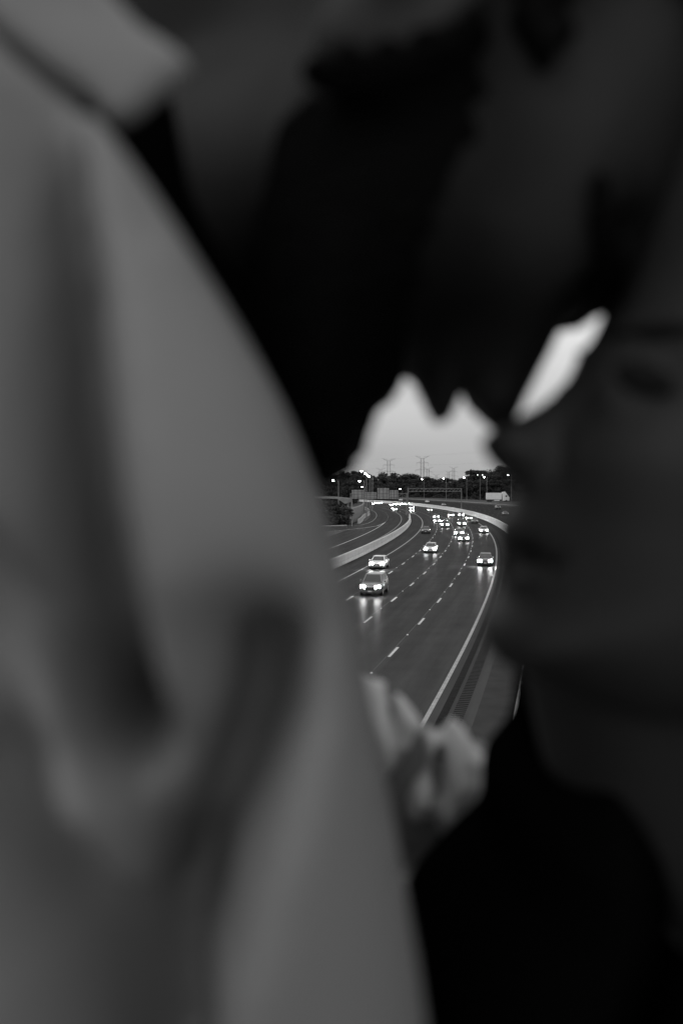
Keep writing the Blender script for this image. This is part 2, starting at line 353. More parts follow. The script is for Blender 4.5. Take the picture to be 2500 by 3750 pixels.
# ------------------------------------------------------------------ street lamps
def lamp_proto(double=False, m='lamp_lit'):
    t = empty('street_lamp')
    MB().tube((0, 0, 0), (0, 0, 1), .16, .09, n=8).build('pole', 'steel', t)
    sides = (-1, 1) if double else (-1,)
    for sx in sides:
        a = MB(); a.tube((0, 0, -.25), (sx*1.2, 0, .0), .05, n=6); a.build('arm', 'steel', t)
        h = MB(); h.loft([[(sx*1.1, -.12, -.04), (sx*1.1, .12, -.04), (sx*1.1, .12, .08), (sx*1.1, -.12, .08)], [(sx*1.5, -.24, -.06), (sx*1.5, .24, -.06), (sx*1.5, .2, .16), (sx*1.5, -.2, .16)], [(sx*2.1, -.16, -.06), (sx*2.1, .16, -.06), (sx*2.1, .1, .1), (sx*2.1, -.1, .1)]])
        hh = h.build('lamp_head', 'steel', t)
        b = bmesh.new(); bmesh.ops.create_icosphere(b, subdivisions=1, radius=.5); bmesh.ops.dissolve_limit(b, angle_limit=.01, verts=b.verts, edges=b.edges); me = bpy.data.meshes.new('lens'); b.to_mesh(me); b.free()
        for v in me.vertices: v.co = Vector((v.co.x*.8+sx*1.6, v.co.y*.6, v.co.z*.6-.16))
        link('lens', me, m, hh)
    return t
pA = lamp_proto(); pB = lamp_proto(True, 'lamp_dim'); usedA = usedB = False
def put_lamp(X, Y, top, base, label, dbl=False):
    global usedA, usedB
    if dbl: t = pB if not usedB else copy_tree(pB); usedB = True
    else: t = pA if not usedA else copy_tree(pA); usedA = True
    h = top-base; off = 0 if dbl else 1.6
    t.location = (X+off, Y, base)
    for c in t.children:
        if c.name.startswith('pole'): c.scale = (1, 1, h)
        else: c.location = (0, 0, h)
    tag(t, label, 'street lamp', 'street lamps along the highway')
lamps = [(1323.5,1724.7,290,0,'lit street lamp, highest and nearest of the row of four at the left tree tops'),
 (1336.7,1734,336,0,'lit street lamp, second highest in the stepped row at the left'),
 (1345.7,1740.6,379,0,'lit street lamp, third in the stepped row at the left'),
 (1352,1745.7,421,0,'lit street lamp, farthest and lowest in the stepped row of four'),
 (1316.6,1761.5,311,0,'lit street lamp standing right above the left end of the sign boards'),
 (1326,1782.7,560,0,'small far lamp glowing just above the first sign board'),
 (1256,1789,480,0,'bright lamp at the left over the overpass end, left of its pair'),
 (1261.5,1796,560,0,'fainter lamp close beside the bright lamp over the overpass'),
 (1220,1758,280,0,'lone dim lamp farthest left against the dark trees'),
 (1464.5,1790.8,640,0,'lit lamp low in the trees to the right of the sign boards'),
 (1544,1755,640,1.6,'lit lamp under the tallest middle pylon behind the long barrier'),
 (1623.7,1752.5,560,1.6,'lit lamp behind the guardrail, second from the left of the spaced row'),
 (1698,1748.7,520,1.6,'lit lamp at the tree line left of the tall right-hand trees'),
 (1771,1747,480,1.6,'lit lamp on a tall pole just left of the white truck'),
 (1859.7,1738.8,440,1.6,'lit lamp at the far right next to the womans face')]
for (x, y, Y, b, lab) in lamps:
    X, Zt = at_px(x, y, Y); put_lamp(X, Y, Zt+.15, b, lab)
X, Zt = at_px(1757, 1738, 600); put_lamp(X, 600, Zt, 0, 'unlit twin lamp head before the tall right-hand trees', True)
xt, zt_ = at_px(1683, 1800, 520); 

# ------------------------------------------------------------------ pylons
def pylon(Y, x, y_top, pale, label, H=None):
    X, Zt = at_px(x, y_top, Y); t = empty('pylon', (X, Y, 0)); tag(t, label, 'pylon', 'power line pylons')
    H = Zt; hw = H*.035
    for sx in (-1, 1):
        m = MB(); cx = sx*1.35; c = .42
        for dx in (-c, c):
            for dy in (-c, c): m.tube((cx*1.3+dx*1.4, dy*1.4, 0), (cx+dx, dy, H*.93), .13, .09, n=4, cap=False)
        n = 26
        for k in range(n):
            z0 = H*.93*k/n; z1 = H*.93*(k+1)/n; q = 1 if k % 2 else -1
            f = lambda z: (cx*1.3+(cx-cx*1.3)*z/(H*.93))
            m.tube((f(z0)-q*c, -c, z0), (f(z1)+q*c, -c, z1), .06, n=3, cap=False); m.tube((f(z0)-q*c, c, z0), (f(z1)+q*c, c, z1), .06, n=3, cap=False)
        m.build('mast', pale, t)
    for fz, L_, up in ((.93, 7.6, 2.6), (.82, 6.4, 0), (.66, 7.4, -.4)):
        a = MB()
        for sx in (-1, 1):
            a.tube((sx*1.6, 0, H*fz+(0 if up <= 0 else -.4)), (sx*L_, 0, H*fz+up*.95), .16, .09, n=4)
            a.tube((sx*1.6, 0, H*fz+1.5), (sx*L_, 0, H*fz+up*.95), .09, .06, n=4)
            for k in range(4):
                p = 1.6+(L_-1.6)*k/4; z0 = H*fz+(up*.95)*(k/4); a.tube((sx*p, 0, z0), (sx*(p+.7), 0, z0+1.3*(1-k/4)), .06, n=3)
            if up <= 0: a.tube((sx*L_, 0, H*fz+up*.95), (sx*(L_-.2), 0, H*fz-3.2), .10, .06, n=4)
        a.tube((-1.6, 0, H*fz), (1.6, 0, H*fz), .14, n=4); a.build('cross_arm', pale, t)
    return t
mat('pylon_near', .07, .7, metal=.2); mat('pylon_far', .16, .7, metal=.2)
pylon(1030, 1423, 1677, 'pylon_near', 'lattice pylon on the left rising behind the wood')
pylon(960, 1546, 1667, 'pylon_near', 'tallest lattice pylon in the middle of the skyline')
pylon(1500, 1660, 1707, 'pylon_far', 'pale slim pylon farther off in the right half of the skyline')
pylon(1250, 1566, 1709, 'pylon_far', 'small pylon just right of the tallest one')
pylon(1750, 1641, 1722, 'pylon_far', 'short pale pylon just left of the slim one')
pylon(1350, 1393, 1712, 'pylon_far', 'small faint pylon left of the left-hand one')
pylon(1750, 1722, 1721, 'pylon_far', 'faint pylon close to the tall right-hand trees')
pylon(2000, 1597, 1735, 'pylon_far', 'tiniest pylon barely clearing the wood in the middle')

wr = MB()
for fz, L_ in ((.98, 7.4), (.76, 6.2), (.60, 7.2)):
    for sx in (-1, 1):
        A_ = Vector((53+sx*L_, 1030, 45*fz)); B_ = Vector((85+sx*L_, 960, 46*fz)); pv = None
        for P0, P1 in ((A_+(A_-B_)*3, A_), (A_, B_), (B_, B_+(B_-A_)*3)):
            pv = P0
            for k in range(1, 9):
                t = k/8; q = P0.lerp(P1, t)-Vector((0, 0, 5*4*t*(1-t)*.4)); wr.tube(pv, q, .02, n=3, cap=False); pv = q
tag(wr.build('power_lines', 'pylon_far'), 'thin power lines slung between the tall pylons', 'power line')
# ------------------------------------------------------------------ trees
def crown_mesh(kind, seed, nleaf=4200):
    rnd = np.random.RandomState(seed); cl = []
    ncl = 44
    for i in range(ncl):
        z = rnd.uniform(.12, .93); rr = math.sqrt(max(0.02, 1-((z-.5)/.50)**2))*.34
        a = rnd.uniform(0, 6.283); q = rnd.uniform(.25, 1)*rr
        cl.append((math.cos(a)*q, math.sin(a)*q, z, rnd.uniform(.07, .14)))
    cl = np.array(cl); idx = rnd.randint(0, ncl, nleaf); c = cl[idx]
    d = rnd.normal(size=(nleaf, 3)); d /= np.linalg.norm(d, axis=1)[:, None]
    p = c[:, :3]+d*c[:, 3:4]*rnd.uniform(.6, 1.05, (nleaf, 1))*np.array([1, 1, .75])
    n = d+rnd.normal(size=(nleaf, 3))*.5; n /= np.linalg.norm(n, axis=1)[:, None]
    a = np.cross(n, rnd.normal(size=(nleaf, 3))); a /= np.linalg.norm(a, axis=1)[:, None]; b = np.cross(n, a)
    sz = rnd.uniform(.014, .034, (nleaf, 1))
    V = np.stack([p-a*sz, p+b*sz*.7, p+a*sz, p-b*sz*.7], 1).reshape(-1, 3)
    me = bpy.data.meshes.new('crown'); me.vertices.add(len(V)); me.vertices.foreach_set('co', V.ravel())
    me.loops.add(len(V)); me.loops.foreach_set('vertex_index', np.arange(len(V))); me.polygons.add(nleaf)
    me.polygons.foreach_set('loop_start', np.arange(0, len(V), 4)); me.polygons.foreach_set('loop_total', np.full(nleaf, 4)); me.update(); me.validate()
    me.materials.append(MATS[('leaf_a', 'leaf_b', 'leaf_c')[kind]])
    t = MB(); t.tube((0, 0, 0), (.01, 0, .45), .016, .010, n=7); t.tube((.01, 0, .45), (.0, .02, .8), .010, .004, n=6)
    for i in range(7):
        q = cl[i]; t.tube((.005, 0, .3+.05*i), tuple(q[:3]), .006, .002, n=5)
    tm = t.mesh('trunk', smooth=True); tm.materials.append(MATS['bark'])
    return me, tm
KINDS = [crown_mesh(i % 3, 100+i) for i in range(7)]
def tree(x, y, h, lab, grp, base=0.0, wide=1.0, k=None, cat='tree', name='tree'):
    cm, tm = KINDS[random.randrange(7) if k is None else k]
    t = empty(name, (x, y, base-.1), random.uniform(0, 6.28)); t.scale = (h*wide, h*wide, h)
    a = bpy.data.objects.new('crown', cm); C.objects.link(a); a.parent = t
    b = bpy.data.objects.new('trunk', tm); C.objects.link(b); b.parent = t
    tag(t, lab, cat, grp)
def skyline(px):
    pts = [(1000, 1745), (1150, 1742), (1230, 1726), (1290, 1717), (1325, 1722), (1360, 1737), (1400, 1731), (1475, 1731), (1545, 1734), (1575, 1745), (1600, 1750), (1710, 1749), (1735, 1722), (1775, 1710), (1830, 1703), (1900, 1700), (2300, 1700)]
    for (a, b), (c, d) in zip(pts, pts[1:]):
        if a <= px <= c: return b+(d-b)*(px-a)/(c-a)
    return 1745
for row, (Y, dx) in enumerate(((742, 4.6), (725, 5.6), (708, 6.5))):
    X = -75+row*2
    while X < 190:
        px = 1250+X/Y*3333; Yj = Y+random.uniform(-5, 5)
        top = (1792-skyline(px))/3333*Yj+CAMZ
        h = top*(random.uniform(.9, 1.03) if row == 0 else random.uniform(.72, .92) if row == 1 else random.uniform(.55, .75))+.1
        if h > 5: tree(X+random.uniform(-1.5, 1.5), Yj, h, 'dark leafy tree in the dense wood along the horizon', 'trees of the wood behind the highway', wide=random.uniform(1.0, 1.35))
        X += dx*random.uniform(.8, 1.2)
# undergrowth that closes the foot of the wood
def shrub_band(name, y0, y1, x0, x1, h, n, m, seed):
    rnd = np.random.RandomState(seed)
    X = rnd.uniform(x0, x1, n); Yy = rnd.uniform(y0, y1, n); hh = h*(.6+.4*np.sin(X*.31)*np.cos(X*.13+1)); Z = np.abs(rnd.uniform(0, 1, n))*hh
    p = np.stack([X, Yy, Z], 1); a = rnd.normal(size=(n, 3)); a /= np.linalg.norm(a, axis=1)[:, None]; b = np.cross(a, rnd.normal(size=(n, 3))); b /= np.linalg.norm(b, axis=1)[:, None]
    sz = rnd.uniform(.25, .6, (n, 1)); V = np.stack([p-a*sz, p+b*sz, p+a*sz, p-b*sz], 1).reshape(-1, 3)
    me = bpy.data.meshes.new(name); me.from_pydata(V.tolist(), [], np.arange(len(V)).reshape(-1, 4).tolist())
    return tag(link(name, me, m), kind='stuff')
shrub_band('undergrowth', 690, 704, -80, 195, 7.5, 26000, 'leaf_c', 3)
# left side: nearer trees and bushes
for (x, y, h, lab) in ((-46, 420, 17, 0), (-36, 410, 18, 0), (-27, 418, 19, 0), (-19, 405, 17.5, 0), (-11, 400, 16, 0), (-4, 408, 15, 0), (2.0, 420, 13.5, 0), (-22, 380, 15, 0), (-31, 375, 16, 0), (-12, 372, 13, 0), (-3, 378, 11, 0)):
    tree(x, y, h, 'dark tree of the left-hand clump behind the overpass', 'trees at the left behind the overpass')
bl = ['big dark bush next to the end of the noise wall', 'dark rounded bush left of the noise wall', 'low black bush close to the ramp guardrail', 'broad shadowy bush below the overpass beam', 'farthest left dark bush by the exit ramp', 'tall dark bush in front of the pillars']
for (x, y, h, wd), lab in zip(((.6, 246, 5.6, 1.5), (-3.4, 244, 7.6, 1.4), (-1.2, 237, 3.4, 1.9), (-8.2, 250, 9.5, 1.3), (-13.5, 246, 10.5, 1.3), (-.5, 262, 6.2, 1.2)), bl):
    tree(x, y, h, lab, 'bushes by the noise wall', wide=wd, cat='bush', name='bush', base=-h*.18)
tag(shrub_band('bramble', 234, 262, -22, 1.8, 3.2, 9000, 'leaf_c', 9))

# ------------------------------------------------------------------ cars (front towards -y)
def car_proto(kind, paint, lamp):
    t = empty('parked')
    suv = kind == 'suv'
    Lh, hw = (2.35, .96) if suv else (2.3, .90)
    zs, zr = (1.12, 1.78) if suv else (.92, 1.42)
    # body: stations along the length: y, half width, z bottom, z shoulder
    st = ([(-2.35, .72, .38, .72), (-2.28, .86, .25, .88), (-2.0, .94, .22, .99), (-1.3, .96, .22, 1.08), (0, .96, .22, 1.12), (1.4, .96, .22, 1.14), (2.15, .93, .28, 1.10), (2.35, .84, .40, .98)] if suv else
          [(-2.3, .66, .34, .60), (-2.22, .80, .22, .72), (-1.9, .88, .2, .80), (-1.0, .90, .2, .90), (0, .90, .2, .93), (1.2, .90, .2, .94), (2.05, .86, .26, .93), (2.3, .74, .38, .82)])
    rings = []
    for (y, w_, zb, zt) in st:
        rings.append([(-w_*.86, y, zb), (w_*.86, y, zb), (w_, y, zb+.16), (w_*1.0, y, zt-.2), (w_*.93, y, zt-.03), (w_*.55, y, zt+.035), (0, y, zt+.05), (-w_*.55, y, zt+.035), (-w_*.93, y, zt-.03), (-w_*1.0, y, zt-.2), (-w_, y, zb+.16)])
    body = MB().loft(rings).build('body', paint, t, smooth=True)
    # cabin
    if suv: cy = [(-1.35, -.72), (-.72, -.72), (1.7, 1.7), (2.2, 1.7)]; y0, y1, y2, y3 = -1.25, -.55, 1.75, 2.15
    else: y0, y1, y2, y3 = -1.05, -.25, 1.0, 1.75
    wb, wt = hw*.90, hw*.70
    b0 = [(-wb, y0, zs), (wb, y0, zs), (wb, y3, zs), (-wb, y3, zs)]
    t0 = [(-wt, y1, zr-.04), (wt, y1, zr-.04), (wt, y2, zr-.04), (-wt, y2, zr-.04)]
    MB().loft([[(p[0]*1.0, p[1], p[2]-.05) for p in b0], b0, t0]).build('pillars', paint, t)
    rf = MB().loft([[(x*1.02, y, zr-.045) for x, y, z in t0], [(x*.96, y*(.97), zr) for x, y, z in t0], [(x*.7, y*.8, zr+.02) for x, y, z in t0]]).build('roof', paint, t, smooth=False)
    def pane(name, q, out):
        c = sum((Vector(p) for p in q), Vector())/4; q2 = [c+(Vector(p)-c)*.88 for p in q]; n = (q2[1]-q2[0]).cross(q2[3]-q2[0]).normalized()
        if n.dot(Vector(out)) < 0: n = -n
        m = MB(); m.loft([[p+n*.002 for p in q2], [p+n*.014 for p in q2]]); return m.build(name, 'glass_dark', t)
    pane('windshield', [b0[0], b0[1], t0[1], t0[0]], (0, -1, .5)); pane('rear_window', [b0[2], b0[3], t0[3], t0[2]], (0, 1, .5))
    pane('side_window', [b0[1], b0[2], t0[2], t0[1]], (1, 0, 0)); pane('side_window', [b0[3], b0[0], t0[0], t0[3]], (-1, 0, 0))
    for sx in (-1, 1):
        for y in (-1.42, 1.38):
            r = .36 if suv else .32
            wl = MB().tube((sx*(hw-.22), y, r), (sx*(hw+.005), y, r), r, n=16).build('wheel', 'rubber', t)
            MB().tube((sx*(hw-.02), y, r), (sx*(hw+.02), y, r), r*.6, n=10).build('rim', 'rim', wl)
        zl = .78 if suv else .64; yf = -2.30 if suv else -2.24
        h = MB(); x0, x1 = sx*.44, sx*(.86 if suv else .82)
        h.loft([[(x0, yf-.07, zl-.14), (x1, yf+.02, zl-.12), (x1, yf+.04, zl+.15), (x0, yf-.05, zl+.13)], [(x0, yf+.2, zl-.14), (x1, yf+.2, zl-.12), (x1, yf+.2, zl+.15), (x0, yf+.2, zl+.13)]])
        h.build('headlight', lamp, t)
        zl2 = .95 if suv else .78; yr = 2.30 if suv else 2.24
        MB().box((sx*.55 if sx > 0 else -.85, yr-.1, zl2-.1), (sx*.85 if sx > 0 else -.55, yr+.03, zl2+.1)).build('tail_light', 'tail_lit', t)
        MB().box((sx*(hw+.02) if sx > 0 else -hw-.18, -.95, zs-.02), (sx*(hw+.18) if sx > 0 else -hw-.02, -.8, zs+.14)).build('mirror', paint, t, bevel=.02, seg=1)
    yf = -2.37 if suv else -2.31
    MB().box((-.42, yf-.01, .52 if suv else .44), (.42, yf+.14, .76 if suv else .60)).build('grille', 'trim', t)
    MB().box((-.7, yf-.015, .26), (.7, yf+.2, .36)).build('bumper_intake', 'trim', t)
    MB().box((-.16, yf-.03, .38), (.16, yf-.011, .49)).build('number_plate', 'plate', t)
    MB().box((-.16, -yf-.04, .55), (.16, -yf+.03, .66)).build('number_plate', 'plate', t)
    return t
PROTO = {}
def car(kind, paint, lamp, X, Y, label, name=None, group='cars driving towards the bridge', back=False, z=0.0, rz=None):
    key = (kind, paint, lamp)
    if key not in PROTO: t = PROTO[key] = car_proto(*key)
    else: t = copy_tree(PROTO[key])
    o = math.hypot(X-CX, Y-CY)-RAD; s = s_at(Y, o)
    t.name = name or ('suv' if kind == 'suv' else 'car')
    t.location = (X, Y, z); t.rotation_euler = (0, 0, (head(s)+(math.pi if back else 0)) if rz is None else rz)
    tag(t, label, 'car', group); return t
def lane(n, Y): # lane n=1..4 from the left
    o = -15+3.75*(n-.5); return RP(s_at(Y, o), o)[0]
HL, HO, HH, HF = 'headlight_lit', 'headlight_off', 'headlight_high', 'headlight_far'
car('suv', 'car_grey', HL, 2.9, 80, 'nearest vehicle, tall grey car with lights on at the left edge of the gap')
car('sedan', 'car_white', HL, 4.4, 106, 'pale car directly behind the nearest one beside the grey barrier')
car('sedan', 'car_silver', HL, 13.0, 132, 'silver sedan alone in the second lane with a dark windscreen')
car('sedan', 'car_black', HH, 17.4, 110, 'dark car with glaring headlights in the right lane beside the womans lips')
car('sedan', 'car_black', HL, 21.5, 160, 'dark car in the third lane closely followed by another', )
car('sedan', 'car_grey', HL, 23.2, 180, 'grey car half hidden behind the dark one in the third lane')
car('sedan', 'car_silver', HL, 29.8, 191, 'silver sedan in the right lane under the white barrier')
car('sedan', 'car_black', HO, 17.6, 190, 'dark car without lights next to the left edge line')
car('suv', 'car_black', HL, 24.6, 217, 'dark tall car in the second lane behind the silver sedan')
car('sedan', 'car_grey', HL, 26.0, 248, 'car partly hidden behind the dark tall car in the second lane')
car('suv', 'car_black', HL, 29.8, 226, 'dark tall car in the middle of the pack in the third lane')
car('sedan', 'car_black', HO, 35.9, 246, 'dark unlit car close to the white barrier')
car('sedan', 'car_black', HL, 37.6, 269, 'dark car with lights on nearest the white barrier')
car('sedan', 'car_black', HL, 29.6, 285, 'dark car at the rear left of the pack')
car('suv', 'car_grey', HH, 35.7, 298, 'car with the brightest pair of lights at the rear of the pack')
car('sedan', 'car_black', HL, 40.2, 307, 'dark car last in the right lane before the barrier')
car('sedan', 'car_grey', HF, 36.7, 380, 'small car alone beyond the pack under the barrier curve')
car('sedan', 'car_black', HL, 28.4, 368, 'far car in the left lane just past the gantry post')
car('suv', 'car_grey', HF, 31.9, 416, 'far car right behind another in the left lane')
car('sedan', 'car_grey', HL, 22.6, 388, 'car at the bend of the side road', group='cars on the side road')
car('suv', 'car_black', HL, 22.9, 402, 'second car at the bend of the side road', group='cars on the side road')
for i, px in enumerate((1431, 1445, 1459, 1473, 1487)):
    Y = 505+i*6; car(('sedan', 'suv')[i % 2], 'car_grey', HF, (px-1250)/3333*Y, Y, 'tiny far car in the queue below the sign boards on the right', group='far queue right of the boards')
for i, px in enumerate((1366, 1379, 1391)):
    Y = 560+i*8; car('sedan', 'car_grey', HF, (px-1250)/3333*Y, Y, 'tiny far car in the glowing queue under the sign boards on the left', group='far queue left of the boards')
def opp(kind, paint, px, Y, lab, o_hint=None):
    X = (px-1250)/3333*Y; o = math.hypot(X-CX, Y-CY)-RAD
    car(kind, paint, HO, X, Y, lab, group='cars on the opposite carriageway', back=True, z=oc(min(max(o, 4.2), 31))+.03)
opp('sedan', 'car_white', 1563, 560, 'pale car alone high on the opposite carriageway')
opp('sedan', 'car_grey', 1623, 470, 'car whose roof just shows over the white barrier')
opp('suv', 'car_black', 1821, 372, 'dark car on the opposite carriageway below the truck')
opp('sedan', 'car_grey', 1848, 300, 'dim car at the end of the white barrier by the womans nose')
# far pale van beyond the queue
opp('suv', 'car_white', 1466, 640, 'pale vehicle beyond the queue right of the sign boards')

# truck on the raised ramp
tk = empty('truck', RP(s_at(440, 41), 41, 3.1)); X, _ = at_px(1822, 1820, 440)
tk.location = (X, 440, 3.1); tk.rotation_euler = (0, 0, R_(4)); tag(tk, 'white box truck on the raised road at the right', 'truck')
MB().box((-5.6, -1.25, 1.15), (1.6, 1.25, 4.35)).build('cargo_box', 'truck_white', tk, bevel=.06, seg=1)
MB().loft([[(2.1, -1.2, .6), (2.1, 1.2, .6), (2.1, 1.2, 4.6), (2.1, -1.2, 4.6)], [(3.4, -1.2, .6), (3.4, 1.2, .6), (3.4, 1.2, 4.9), (3.4, -1.2, 4.9)], [(4.6, -1.2, .6), (4.6, 1.2, .6), (4.6, 1.15, 3.2), (4.6, -1.15, 3.2)], [(5.5, -1.1, .6), (5.5, 1.1, .6), (5.5, 1.05, 2.1), (5.5, -1.05, 2.1)]]).build('cab', 'truck_white', tk)
MB().box((3.5, -1.23, 2.4), (4.3, -1.205, 3.2)).build('cab_window', 'glass_dark', tk)
MB().box((-5.4, -1.1, .75), (5.2, 1.1, 1.12)).build('chassis', 'steel_dark', tk)
MB().box((-2.0, -1.2, .55), (.6, -1.12, 1.0)).build('side_guard', 'truck_white', tk)
for x in (-4.6, -3.5, 3.9):
    for sy in (-1, 1): MB().tube((x, sy*.9, .5), (x, sy*1.24, .5), .5, n=14).build('wheel', 'rubber', tk)

# ------------------------------------------------------------------ the footbridge the two people stand on
DECK = CAMZ-1.60
dk = MB(); dk.box((-40, -5, DECK-.8), (60, 1.35, DECK)); tag(dk.build('bridge_deck', 'concrete_dark'), kind='structure')
pw = empty('parapet', (0, 1.2, DECK)); tag(pw, 'low concrete parapet of the bridge behind the couple', 'parapet')
MB().box((-40, -.12, 0), (60, .12, .86)).build('wall', 'concrete_dark', pw); MB().box((-40, -.17, .862), (60, .17, .94)).build('coping', 'concrete_dark', pw)
for x in (-34, 50):
    MB().box((x-.8, -4, -.08), (x+.8, .8, DECK-.8)).build('bridge_pier', 'concrete_dark')['label'] = 'concrete pier under the %s end of the bridge' % ('left' if x < 0 else 'right')
for o in list(C.objects):
    if o.name.startswith('bridge_pier'): o['category'] = 'pier'

# ================================================================== people: implicit surfaces meshed by surface nets
class Field:
    def __init__(s, lo, hi, h):
        s.h = h; s.lo = np.array(lo, float); s.n = np.ceil((np.array(hi)-s.lo)/h).astype(int)+1
        s.ax = [(s.lo[i]+h*np.arange(s.n[i])).astype(np.float32) for i in range(3)]
        s.F = np.full(tuple(s.n), .5, np.float32)
    def win(s, lo, hi):
        a = np.clip(np.floor((np.array(lo)-s.lo)/s.h).astype(int), 0, s.n); b = np.clip(np.ceil((np.array(hi)-s.lo)/s.h).astype(int)+1, 0, s.n)
        sl = tuple(slice(a[i], b[i]) for i in range(3))
        return sl, s.ax[0][sl[0]][:, None, None], s.ax[1][sl[1]][None, :, None], s.ax[2][sl[2]][None, None, :]
    def blend(s, sl, d, k, op):
        F = s.F[sl]
        if F.size == 0: return
        if op == 'sub': F = -F
        if k > 0:
            h = np.clip(.5+.5*(F-d)/k, 0, 1); r = F*(1-h)+d*h-k*h*(1-h)
        else: r = np.minimum(F, d)
        s.F[sl] = -r if op == 'sub' else r
    def cap(s, a, b, ra, rb=None, k=.02, op='add'):
        rb = ra if rb is None else rb; a = np.array(a, float); b = np.array(b, float); m = max(ra, rb)+k+.03
        sl, x, y, z = s.win(np.minimum(a, b)-m, np.maximum(a, b)+m)
        ab = b-a; L2 = max(1e-9, ab@ab)
        t = np.clip(((x-a[0])*ab[0]+(y-a[1])*ab[1]+(z-a[2])*ab[2])/L2, 0, 1)
        d = np.sqrt((x-a[0]-t*ab[0])**2+(y-a[1]-t*ab[1])**2+(z-a[2]-t*ab[2])**2)-(ra+(rb-ra)*t)
        s.blend(sl, d.astype(np.float32), k, op)
    def chain(s, pts, rs, k=.02, op='add'):
        for i in range(len(pts)-1): s.cap(pts[i], pts[i+1], rs[i], rs[i+1], k, op)
    def ell(s, c, r, k=.01, op='add', rot=None):
        c = np.array(c, float); r = np.array(r, float); m = r.max()+k+.03
        sl, x, y, z = s.win(c-m, c+m); X, Y, Z = np.broadcast_arrays(x-c[0], y-c[1], z-c[2])
        if rot is not None:
            M = np.array(rot, float); X, Y, Z = (M[0,0]*X+M[1,0]*Y+M[2,0]*Z, M[0,1]*X+M[1,1]*Y+M[2,1]*Z, M[0,2]*X+M[1,2]*Y+M[2,2]*Z)
        q = np.sqrt((X/r[0])**2+(Y/r[1])**2+(Z/r[2])**2); d = (q-1)*r.min()
        s.blend(sl, d.astype(np.float32), k, op)
    def plate(s, poly, y0, Wd, D, k=0, p=2.2, narrow=(), ycurve=None, op='add'):
        """profile in the x-z plane given thickness: half width Wd reached D inside the outline"""
        f = plate_field(s, poly, y0, Wd, D, p, narrow, ycurve); s.blend((slice(None),)*3, f, k, op)
    def mesh(s, name):
        F = s.F; S = F < 0; nx, ny, nz = F.shape
        cnt = np.zeros((nx-1, ny-1, nz-1), np.uint8)
        for i in (0, 1):
            for j in (0, 1):
                for k in (0, 1): cnt += S[i:nx-1+i, j:ny-1+j, k:nz-1+k]
        act = (cnt > 0) & (cnt < 8); ci = np.argwhere(act); idx = np.full(act.shape, -1, np.int64); idx[act] = np.arange(len(ci))
        P = np.zeros((len(ci), 3)); Wt = np.zeros(len(ci))
        for ax in range(3):
            o1, o2 = [a for a in range(3) if a != ax]
            for a in (0, 1):
                for b in (0, 1):
                    off = np.zeros(3, int); off[o1] = a; off[o2] = b; p0 = ci+off; p1 = p0.copy(); p1[:, ax] += 1
                    f0 = F[tuple(p0.T)]; f1 = F[tuple(p1.T)]; cr = (f0 < 0) != (f1 < 0)
                    t = np.where(cr, f0/(f0-f1+1e-20), 0); pt = p0.astype(float); pt[:, ax] += t
                    P[cr] += pt[cr]; Wt[cr] += 1
        V = P/Wt[:, None]*s.h+s.lo
        quads = []
        for ax in range(3):
            o1, o2 = [(1, 2), (2, 0), (0, 1)][ax]
            sl0 = [slice(1, -1)]*3; sl0[ax] = slice(0, -1); sl1 = [slice(1, -1)]*3; sl1[ax] = slice(1, None)
            # edges from grid point g to g+ax
            A = S[tuple(sl0)]; B = S[tuple(sl1)]
            e = np.argwhere(A != B); base = e.copy()
            for q in range(3):
                if q != ax: base[:, q] += 1
            inside = A[tuple(e.T)]
            def cell(d1, d2):
                c = base.copy(); c[:, o1] += d1; c[:, o2] += d2; return idx[tuple(c.T)]
            q = np.stack([cell(-1, -1), cell(0, -1), cell(0, 0), cell(-1, 0)], 1); q[~inside] = q[~inside][:, ::-1]; quads.append(q)
        Q = np.concatenate(quads); Q = Q[(Q >= 0).all(1)]
        V[:, 2] += CAMZ
        me = bpy.data.meshes.new(name); me.vertices.add(len(V)); me.vertices.foreach_set('co', V.ravel())
        me.loops.add(len(Q)*4); me.loops.foreach_set('vertex_index', Q.ravel()); me.polygons.add(len(Q))
        me.polygons.foreach_set('loop_start', np.arange(0, len(Q)*4, 4)); me.polygons.foreach_set('loop_total', np.full(len(Q), 4))
        me.polygons.foreach_set('use_smooth', np.ones(len(Q), bool)); me.update(); me.validate(); return me
def poly_dist(X, Z, poly):
    P = np.array(poly, float); d = np.full(X.shape, 9.0); ins = np.zeros(X.shape, bool)
    for i in range(len(P)):
        a = P[i]; b = P[(i+1) % len(P)]; ab = b-a; t = np.clip(((X-a[0])*ab[0]+(Z-a[1])*ab[1])/(ab@ab+1e-12), 0, 1)
        d = np.minimum(d, np.hypot(X-a[0]-t*ab[0], Z-a[1]-t*ab[1]))
        c = ((a[1] > Z) != (b[1] > Z)) & (X < (b[0]-a[0])*(Z-a[1])/(b[1]-a[1]+1e-12)+a[0]); ins ^= c
    return np.where(ins, d, -d)
def plate_field(s, poly, y0, Wd, D, p=2.2, narrow=(), ycurve=None):
    X, Z = np.meshgrid(s.ax[0], s.ax[2], indexing='ij'); sd_ = poly_dist(X, Z, poly)
    Wm = np.full(X.shape, Wd)
    for (cx, cz, r, f) in narrow: Wm *= 1-f*np.exp(-((X-cx)**2+(Z-cz)**2)/r**2)
    e = np.maximum(0, (D-np.minimum(sd_, D))/D); yc = y0+(ycurve(X, Z) if ycurve else 0*X)
    Y = np.abs(s.ax[1][None, :, None]-yc[:, None, :])
    return (((Y/Wm[:, None, :])**p+e[:, None, :]**p)**(1/p)-1).astype(np.float32)*D
